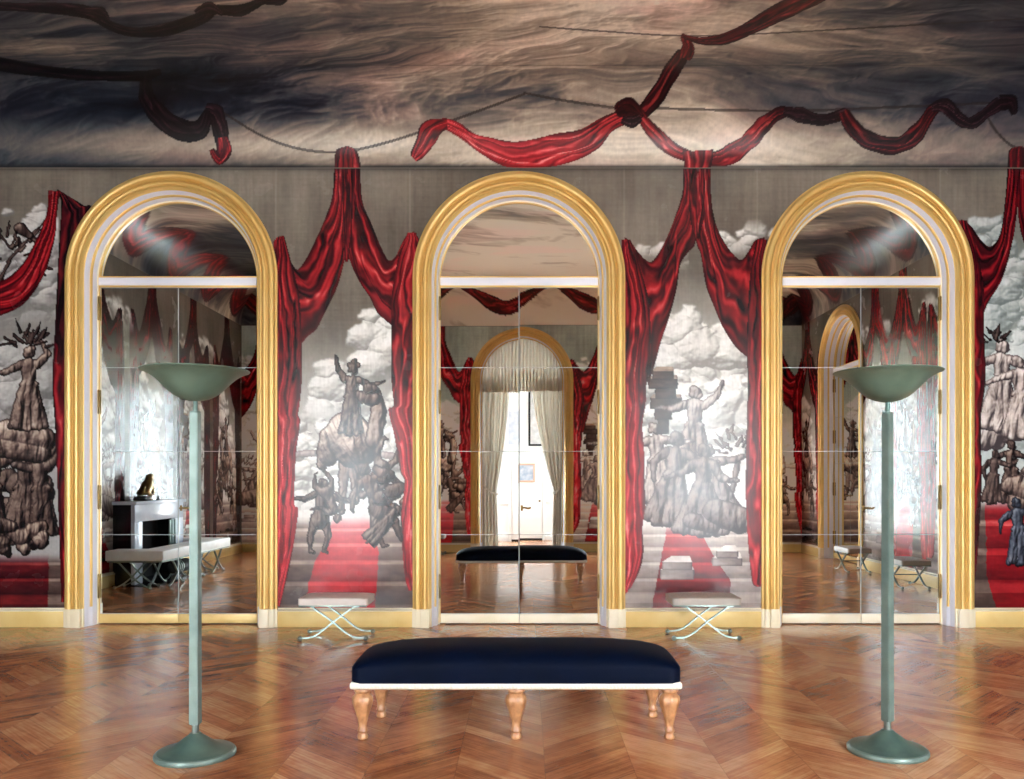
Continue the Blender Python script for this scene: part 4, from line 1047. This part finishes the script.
def picture(x, z0, z1, w, fr, cols, label, y, fw=.05):
    r = empty('framed_picture', (x, y, z0)); tag(r, label, 'picture')
    h = z1-z0; bm = bmesh.new()
    box(bm, -w/2, w/2, 0, .03, 0, fw, .006); box(bm, -w/2, w/2, 0, .03, h-fw, h, .006); box(bm, -w/2, -w/2+fw, 0, .03, fw, h-fw, .006); box(bm, w/2-fw, w/2, 0, .03, fw, h-fw, .006)
    build('frame', bm, fr, r)
    m = mat('picture_'+label[:6], cols[0], rough=.7, noise=(cols[1], 7, .2))
    build('image', bx(-w/2+fw, w/2-fw, .004, .014, fw, h-fw), m, r, smooth=False)
picture(-.28, 2.46, 3.42, .46, WHITE, ((.70,.73,.78), (.84,.84,.86)), 'tall pale grey blue picture high on the hall wall, left of the door axis', HY1)
picture(.42, 2.44, 3.95, .60, SOOT, ((.72,.71,.70), (.85,.84,.83)), 'large black framed picture high on the hall wall, partly behind the curtain', HY1)
picture(.04, 1.50, 1.99, .50, mat('rose_gilt_frame', (.82,.68,.58), rough=.4), ((.55,.62,.70), (.80,.80,.82)), 'small gilt framed blue picture hanging on the white hall door', HY1+.036)

# curtains of the rear arch
def curtain(name, label, top, bot, z0, z1, y, waist=None, folds=9, amp=.045, seed=0, side=1):
    """pleated cloth between two edges; top/bot = (xa, xb), waist = (z, xa, xb)"""
    bm = bmesh.new(); nu, nv = folds*10, 44; rows = []
    for j in range(nv+1):
        z = z1+(z0-z1)*j/nv
        if waist:
            wz, wa, wb = waist
            if z >= wz:
                t = (z1-z)/(z1-wz); e = t**1.6
                xa = top[0]+(wa-top[0])*(e if side > 0 else t); xb = top[1]+(wb-top[1])*(e if side < 0 else t)
            else: t = (wz-z)/(wz-z0); e = t**.6; xa = wa+(bot[0]-wa)*e; xb = wb+(bot[1]-wb)*e
        else: t = j/nv; xa, xb = top[0]+(bot[0]-top[0])*t, top[1]+(bot[1]-top[1])*t
        row = []
        for i in range(nu+1):
            u = i/nu; ph = u*folds*2*PI+.7*math.sin(z*1.3+u*5+seed)
            k = amp*min(1, (xb-xa)/.35+.25)
            row.append(bm.verts.new((xa+(xb-xa)*u+.012*math.sin(ph*.5+z), y+k*math.sin(ph)*(.75+.25*math.sin(u*17+seed)), z)))
        rows.append(row)
    for A, B in zip(rows, rows[1:]):
        for i in range(nu): bm.faces.new((A[i], A[i+1], B[i+1], B[i]))
    o = build(name, bm, BLIND, angle=80)
    so = o.modifiers.new('thickness', 'SOLIDIFY'); so.thickness = .006
    return tag(o, label, 'curtain')
CY = YB-.23
def drapes(cx, li, ri, lw, rw, where):
    """a pair of tied curtains and the fan valance of one rear arch; li/ri inner edges at the top, lw/rw at the waist"""
    cl = curtain('curtain', 'cream curtain tied back on the left of %s' % where, (cx-.93, cx+li), (cx-.90, cx+lw+.03), .02, 3.75, CY, (1.34, cx-.90, cx+lw), seed=1, side=-1)
    cr = curtain('curtain', 'cream curtain tied back on the right of %s' % where, (cx+ri, cx+.93), (cx+rw-.03, cx+.90), .02, 3.75, CY, (1.34, cx+rw, cx+.90), seed=2)
    for c, a, b in ((cl, cx-.93, cx+lw+.02), (cr, cx+rw-.02, cx+.93)):
        bm = bmesh.new()
        za, zb = (1.28, 1.44) if c is cr else (1.44, 1.28)
        loop = [(a, CY, za), (a+.05, CY-.075, za), ((a+b)/2, CY-.09, (za+zb)/2-.01), (b-.05, CY-.075, zb), (b, CY, zb), (b-.05, CY+.075, zb), ((a+b)/2, CY+.09, (za+zb)/2-.01), (a+.05, CY+.075, za), (a, CY, za)]
        sweep(bm, smooth_pts(loop, 5), .035, .012, (0,0,1))
        build('tie_back', bm, BLIND, c)
    bm = bmesh.new(); rows = []; nu = 230
    for j in range(15):
        row = []
        for i in range(nu+1):
            x = -.93+1.86*i/nu; zt = ZS+math.sqrt(max(.93**2-x*x, 0)); zb = 3.52+.010*math.sin(i*.9)
            z = zt+(zb-zt)*j/14
            row.append(bm.verts.new((cx+x, CY+.13+.034*math.sin(i*2*PI/9.2)*(1 if j < 9 else 1.5), z)))
        rows.append(row)
    for A, B in zip(rows, rows[1:]):
        for i in range(nu): bm.faces.new((A[i], A[i+1], B[i+1], B[i]))
    v = build('pleated_valance', bm, BLIND, angle=80); v.modifiers.new('thickness', 'SOLIDIFY').thickness = .006
    tag(v, 'cream pleated valance filling the head of %s' % where, 'valance')
drapes(AX[1], -.30, .25, -.58, .72, 'the open rear arch, in the centre mirror')
drapes(AX[0], -.50, .50, -.62, .62, 'the rear window at the fireplace side')
drapes(AX[2], -.50, .50, -.62, .62, 'the rear window at the right end')
# ------------------------------------------------------------------ furniture
def pillow(bm, hx, hy, z0, edge, rise, rc=.08, nx=64, ny=28, px=3.2, py=2.6):
    """upholstered top: plan is a rounded rectangle, domed"""
    ring = []
    def plan(u, v):            # map the square to a rounded rectangle
        x, y = u*hx, v*hy
        ax, ay = abs(x)-(hx-rc), abs(y)-(hy-rc)
        if ax > 0 and ay > 0:
            m_ = max(ax, ay); l = math.hypot(ax, ay); k = m_/l
            x = math.copysign(hx-rc+ax*k, x); y = math.copysign(hy-rc+ay*k, y)
        return x, y
    G = []
    for j in range(ny+1):
        v = math.sin((j/ny*2-1)*PI/2); row = []
        for i in range(nx+1):
            u = math.sin((i/nx*2-1)*PI/2)
            x, y = plan(u, v)
            h = edge+rise*max(0, (1-abs(u)**px))**.5*max(0, (1-abs(v)**py))**.45
            row.append(bm.verts.new((x, y, z0+h)))
        G.append(row)
    for A, B in zip(G, G[1:]):
        for i in range(nx): bm.faces.new((A[i], A[i+1], B[i+1], B[i]))
    rim = G[0]+[r[-1] for r in G[1:]]+G[-1][-2::-1]+[r[0] for r in G[-2:0:-1]]
    low = [bm.verts.new((v.co.x, v.co.y, z0)) for v in rim]
    for i in range(len(rim)):
        j = (i+1) % len(rim); bm.faces.new((rim[i], rim[j], low[j], low[i]))
    bm.faces.new(low); return bm

BX, BY = -.055, -3.72
b = empty('upholstered_bench', (BX, BY, 0)); tag(b, 'long navy velvet bench on six carved pale wood legs in the middle of the parquet', 'bench')
build('velvet_cushion', pillow(bmesh.new(), 1.012, .318, .356, .080, .122, px=4.5, py=3.0), VELVET, b, angle=60)
build('seat_rail', bx(-.985, .985, -.295, .295, .312, .345, .006), WALNUT, b)
bm = bx(-1.012, 1.012, -.319, .319, .320, .360, .012, 3); tr = build('braid_trim', bm, BRAID, b); tag(tr, 'pale braid band with studs under the navy cushion')
prof = [(.020,0), (.030,.004), (.034,.018), (.029,.030), (.024,.040), (.033,.052), (.030,.064), (.024,.075), (.026,.10), (.034,.135), (.046,.175), (.057,.21), (.063,.238), (.060,.262), (.048,.278), (.042,.286), (.052,.294), (.055,.303), (.050,.318)]
leg0 = lathe(bmesh.new(), prof, 40, mod=lambda a, z: 1+(.10*abs(math.cos(a*4))-.05 if .08 < z < .27 else 0)+(.04*math.cos(a*8) if z < .05 or z > .285 else 0))
legs = None
for sy in (-.245, .235):
    for x in (-.945, .0, .945):
        if legs is None: o = build('leg', leg0, WALNUT, b, angle=50); legs = o
        else: o = legs.copy(); COL.objects.link(o)
        o.parent = b; o.location = (x*(1 if sy < 0 else .965), sy, 0)
st = bmesh.new()
for i in range(92): ball(st, -1.0+i*2.0/91, -.321, .337, .008, sy=.5, u=8, v=6)
o = build('stud_row', st, BRAID, tr); tag(o, 'row of small metal studs')

def torchiere(x, y, rz, label):
    r = empty('floor_lamp', (x, y, 0), rz); tag(r, label, 'floor lamp', 'pair of green metal floor lamps')
    bp = [(.200,.002), (.214,.026), (.205,.034), (.175,.040), (.145,.050), (.115,.066), (.088,.086), (.062,.106), (.042,.119), (.030,.132)]
    build('base', lathe(bmesh.new(), bp, 64), PATINAD, r, angle=40)
    tag(build('base_rim', lathe(bmesh.new(), [(.205,0), (.222,0), (.226,.006), (.226,.020), (.218,.030), (.206,.032)], 64), PATINA, r, angle=40), 'lighter rim of the base')
    build('foot_collar', lathe(bmesh.new(), [(.020,.130), (.020,.178), (.026,.180), (.026,.186)], 24), STEEL, r)
    bm = bmesh.new(); w0, w1 = .0275, .0245; zb, zt = .182, 1.985
    vs = []
    for w, z in ((w0, zb), (w1, zt)):
        vs.append([bm.verts.new((sx*w, sy*w, z)) for sx, sy in ((-1,-1),(1,-1),(1,1),(-1,1))])
    for i in range(4): bm.faces.new((vs[0][i], vs[0][(i+1)%4], vs[1][(i+1)%4], vs[1][i]))
    bm.faces.new(vs[0][::-1]); bm.faces.new(vs[1])
    bmesh.ops.bevel(bm, geom=list(bm.edges), offset=.004, segments=2, affect='EDGES')
    build('pole', bm, PATINA, r)
    build('neck', lathe(bmesh.new(), [(.030,1.983), (.030,1.990), (.014,1.994), (.014,2.05), (.026,2.06)], 24), PATINAD, r)
    outer = [(.004,2.050), (.035,2.052), (.075,2.062), (.112,2.080), (.145,2.105), (.172,2.132), (.198,2.160), (.225,2.184), (.255,2.204), (.285,2.218), (.300,2.223), (.303,2.228)]
    inner = [(.298,2.232), (.280,2.228), (.250,2.214), (.218,2.193), (.190,2.167), (.165,2.138), (.138,2.111), (.106,2.087), (.070,2.069), (.004,2.058)]
    build('bowl_shade', lathe(bmesh.new(), outer+inner, 72), PATINAB, r, angle=40)
    return r
torchiere(-1.908, -4.28, math.radians(-6), 'tall green metal torchiere floor lamp left of the navy bench')
torchiere(2.126, -4.215, math.radians(33), 'tall green metal torchiere floor lamp right of the navy bench')

# x-framed stools
def xleg(bm, y, s, zs_=.345, w=.028, t=.013, hx=.315):
    pts = smooth_pts([(-s*.26, y, zs_-.004), (-s*.20, y, zs_-.014), (-s*.15, y, zs_-.052), (0, y, .185), (s*.125, y, .082), (s*.215, y, .036), (s*hx, y, .026)], 6)
    sweep(bm, pts, w, t, (0,1,0)); return bm
def make_stool(seat_mat):
    r = empty('x_frame_stool')
    bm = pillow(bmesh.new(), .345, .215, .352, .062, .022, rc=.03, nx=40, ny=24, px=4, py=3)
    build('seat', bm, seat_mat, r, angle=60)
    bm = bmesh.new()
    for y in (-.2, .2): box(bm, -.335, .335, y-.014, y+.014, .336, .352, .003)
    for x in (-.32, .32): box(bm, x-.014, x+.014, -.2, .2, .338, .351, .003)
    build('seat_frame', bm, STEEL, r)
    for y in (-.195, .195):
        for s in (-1, 1):
            lg = build('leg', xleg(bmesh.new(), y+s*.007, s), STEEL, r)
            bm = bmesh.new(); ball(bm, s*.325, y+s*.007, .024, .024); build('ball_foot', bm, STEEL, lg)
    build('stretcher', sweep(bmesh.new(), [Vector((0,-.2,.186)), Vector((0,.2,.186))], .008, .008, (0,0,1), 10), STEEL, r)
    return r
def copy_tree(o, parent=None):
    c = o.copy(); COL.objects.link(c)
    if parent: c.parent = parent
    for ch in list(o.children): copy_tree(ch, c)
    return c
TAUPE = mat('taupe_leather', (.60,.56,.52), rough=.5, noise=((.66,.61,.56), 10, .25), bump=.08, bscale=50)
s1 = make_stool(LEATHER); g = 'x framed stools along the walls'
s1.location = (-1.90, -.60, 0); tag(s1, 'pale leather x framed stool between the left and centre arches', 'stool', g)
s2 = make_stool(TAUPE); s2.location = (1.80, -.585, 0); tag(s2, 'taupe leather x framed stool between the centre and right arches', 'stool', g)
for src, x, y, rz, lb in ((s2, 5.66, -3.05, PI/2, 'side stool by the right end wall nearest the mirrors, seen in the right mirror'),
                          (s2, 5.66, -5.15, PI/2, 'side stool by the right end wall further from the mirrors, before the end arch'),
                          (s1, -2.07, YB+.42, 0, 'pale stool against the rear wall at the centre mirror left edge'),
                          (s1, 1.98, YB+.42, 0, 'pale stool against the rear wall at the centre mirror right edge')):
    c = copy_tree(src); c.location = (x, y, 0); c.rotation_euler.z = rz; tag(c, lb, 'stool', g)

# fireplace on the left end wall
FX, FY0, FY1, FH = -5.86, -5.07, -3.2, 1.26
r = empty('fireplace', (XL, (FY0+FY1)/2, 0)); tag(r, 'grey marble fireplace with dark side on the left end wall, seen in the left mirror', 'fireplace')
dx = FX-XL; hw = (FY1-FY0)/2
build('mantel_shelf', bx(.0, dx+.04, -hw-.03, hw+.03, FH-.05, FH, .006), MARBLE, r)
build('frieze', bx(dx-.06, dx, -hw, hw, .95, FH-.05, .006), MARBLE, r)
build('jamb', bx(dx-.06, dx, hw-.26, hw, 0, .95, .006), MARBLE, r); build('jamb', bx(dx-.06, dx, -hw, -hw+.42, 0, .95, .006), MARBLE, r)
o = build('side_slab', bx(.0, dx-.062, hw-.03, hw-.002, 0, FH-.052), BLACKST, r); tag(o, 'polished return of the chimneypiece, coloured dark for its reflection')  # dark colour stands for the reflection on polished stone
o = build('side_slab', bx(.0, dx-.062, -hw+.002, -hw+.03, 0, FH-.052), BLACKST, r); tag(o, 'polished return of the chimneypiece, coloured dark for its reflection')
bm = bx(.01, .04, -hw+.03, hw-.03, 0, FH-.052); box(bm, .04, dx-.062, -hw+.03, -hw+.40, 0, FH-.06); box(bm, .04, dx-.062, hw-.24, hw-.03, 0, FH-.06); box(bm, .04, dx-.062, -hw+.03, hw-.03, .96, FH-.06)
build('firebox', bm, SOOT, r)
for i in range(3): build('upright_bar', bx(dx-.012, dx+.02, -hw+.42+i*.10, -hw+.45+i*.10, .40, .93, .004), STEEL, r)
build('hearth_slab', bx(dx-.3, dx+.42, -hw-.1, hw+.1, -.002, .012, .003), BLACKST, r)
# gilt bronze beast on the mantel
sr = empty('bronze_figurine', (-5.98, -3.85, FH), -PI/2); sr.scale = (1.45, 1.45, 1.45); tag(sr, 'small gilt bronze crouching animal on the mantel in the left mirror', 'sculpture')
build('plinth', bx(-.16, .16, -.07, .07, 0, .05, .006), BLACKST, sr)
me = bpy.data.meshes.new('animal_body'); V = [(-.07,0,.10),(0,0,.13),(.06,0,.19),(.085,0,.245),(.13,0,.265),(.165,0,.25), (.07,.035,.12),(.085,.04,.06), (.07,-.035,.12),(.085,-.04,.06), (-.08,.05,.085),(-.03,.06,.06),(.0,.06,.058), (-.08,-.05,.085),(-.03,-.06,.06),(.0,-.06,.058), (-.12,0,.07),(-.14,.03,.10),(-.12,.04,.16), (.075,.02,.285),(.075,-.02,.285)]
Eg = [(0,1),(1,2),(2,3),(3,4),(4,5),(2,6),(6,7),(2,8),(8,9),(0,10),(10,11),(11,12),(0,13),(13,14),(14,15),(0,16),(16,17),(17,18),(3,19),(3,20)]
R_ = [.065,.062,.055,.05,.035,.02,.022,.018,.022,.018,.03,.02,.016,.03,.02,.016,.012,.010,.012,.010,.010]
me.from_pydata(V, Eg, []); o = bpy.data.objects.new('animal_body', me); COL.objects.link(o); o.parent = sr
sk = o.modifiers.new('skin', 'SKIN')
for v_, q in zip(me.skin_vertices[0].data, R_): v_.radius = (q, q)
me.skin_vertices[0].data[0].use_root = True
o.modifiers.new('sub', 'SUBSURF').levels = 2; o.modifiers['sub'].render_levels = 2; me.materials.append(BRONZE)
# andiron with ringed black roll
ar = empty('andiron', (-5.52, -4.05, 0.012)); tag(ar, 'black ringed roll on metal feet before the hearth, under the fender seat', 'andiron')
bm = bmesh.new(); lathe(bm, [(.03,-.30), (.09,-.29), (.10,-.27), (.10,.27), (.09,.29), (.03,.30)], 28)
o = build('roll', bm, SOOT, ar); o.matrix_local = Matrix.Translation((0,0,.20)) @ Matrix.Rotation(PI/2, 4, 'X')
for i in range(3):
    bm = lathe(bmesh.new(), [(.099,-.016), (.107,-.012), (.107,.012), (.099,.016)], 28); q = build('ring', bm, STEEL, o); q.location = (0, 0, -.20+i*.075)
for y in (-.24, .24):
    bm = bmesh.new(); sweep(bm, smooth_pts([(-.13,y,.012), (-.09,y,.04), (-.05,y,.10), (0,y,.115), (.05,y,.10), (.09,y,.04), (.13,y,.012)], 5), .02, .02, (0,1,0)); build('foot', bm, STEEL, ar)
# fender seat: a padded U around the hearth
fr = empty('fender_bench', (-5.45, -4.155, 0)); tag(fr, 'pale leather fender bench on crossed metal legs around the fireplace, seen in the left mirror', 'fender bench')
XA, XB, YA, YC, D = -.62, .22, 1.44, -1.44, .40
pts = [(XA,YA),(XB,YA),(XB,YC),(XA,YC),(XA,YC+D),(XB-D,YC+D),(XB-D,YA-D),(XA,YA-D)]
bm = bmesh.new(); vs = [bm.verts.new((x,y,.412)) for x, y in pts]; f = bm.faces.new(vs); e = bmesh.ops.extrude_face_region(bm, geom=[f])
for v_ in [q for q in e['geom'] if isinstance(q, bmesh.types.BMVert)]: v_.co.z = .562
bmesh.ops.bevel(bm, geom=list(bm.edges), offset=.022, segments=3, profile=.6, affect='EDGES')
build('seat', bm, mat('white_leather', (.90,.89,.87), rough=.5, noise=((.85,.84,.82), 8, .25)), fr, angle=50)
bm = bmesh.new()
box(bm, XB-.05, XB-.02, YC+.03, YA-.03, .389, .413, .003); box(bm, XB-D+.02, XB-D+.05, YC+.03, YA-.03, .389, .413, .003)
for y in (YA-.05, YA-D+.02, YC+.02, YC+D-.05): box(bm, XA+.02, XB-.03, y, y+.03, .389, .413, .003)
build('seat_frame', bm, STEEL, fr)
def cross(cx_, cy_, along, wid):
    for off in (-wid/2, wid/2):
        for s in (-1, 1):
            bm = xleg(bmesh.new(), off+s*.007, s, .399, .03, .016, .25)
            lg = build('leg', bm, STEEL, fr); bm = bmesh.new(); ball(bm, s*.26, off+s*.007, .024, .024); bf = build('ball_foot', bm, STEEL, lg)
            lg.location = (cx_, cy_, 0); lg.rotation_euler.z = PI/2 if along == 'y' else 0
cross(-.25, YA-.2, 'x', .3)
for y in (.82, .0, -.95): cross(XB-.2, y, 'y', .3)
cross(-.25, YC+.2, 'x', .3)

# ------------------------------------------------------------------ daylight
w = bpy.data.worlds.new('daylight'); SC.world = w; w.use_nodes = True; nt = w.node_tree
bg = nt.nodes['Background']; bg.inputs['Color'].default_value = (.88, .95, 1, 1); bg.inputs['Strength'].default_value = 15.0
def portal(name, loc, rot, sx, sy):
    l = bpy.data.lights.new(name, 'AREA'); l.shape = 'RECTANGLE'; l.size = sx; l.size_y = sy; l.cycles.is_portal = True
    o = bpy.data.objects.new(name, l); COL.objects.link(o); o.location = loc; o.rotation_euler = rot
for x in (AX[0], AX[2]): portal('daylight_portal', (x, YB-.56, 2.45), (PI/2, 0, 0), 2.0, 4.9)
for s in (-1, 1): portal('daylight_portal', (s*(HX+.25), (HY0+HY1)/2, 2.3), (0, s*PI/2, 0), 3.3, 2.4)
SC.view_settings.exposure = 2.5
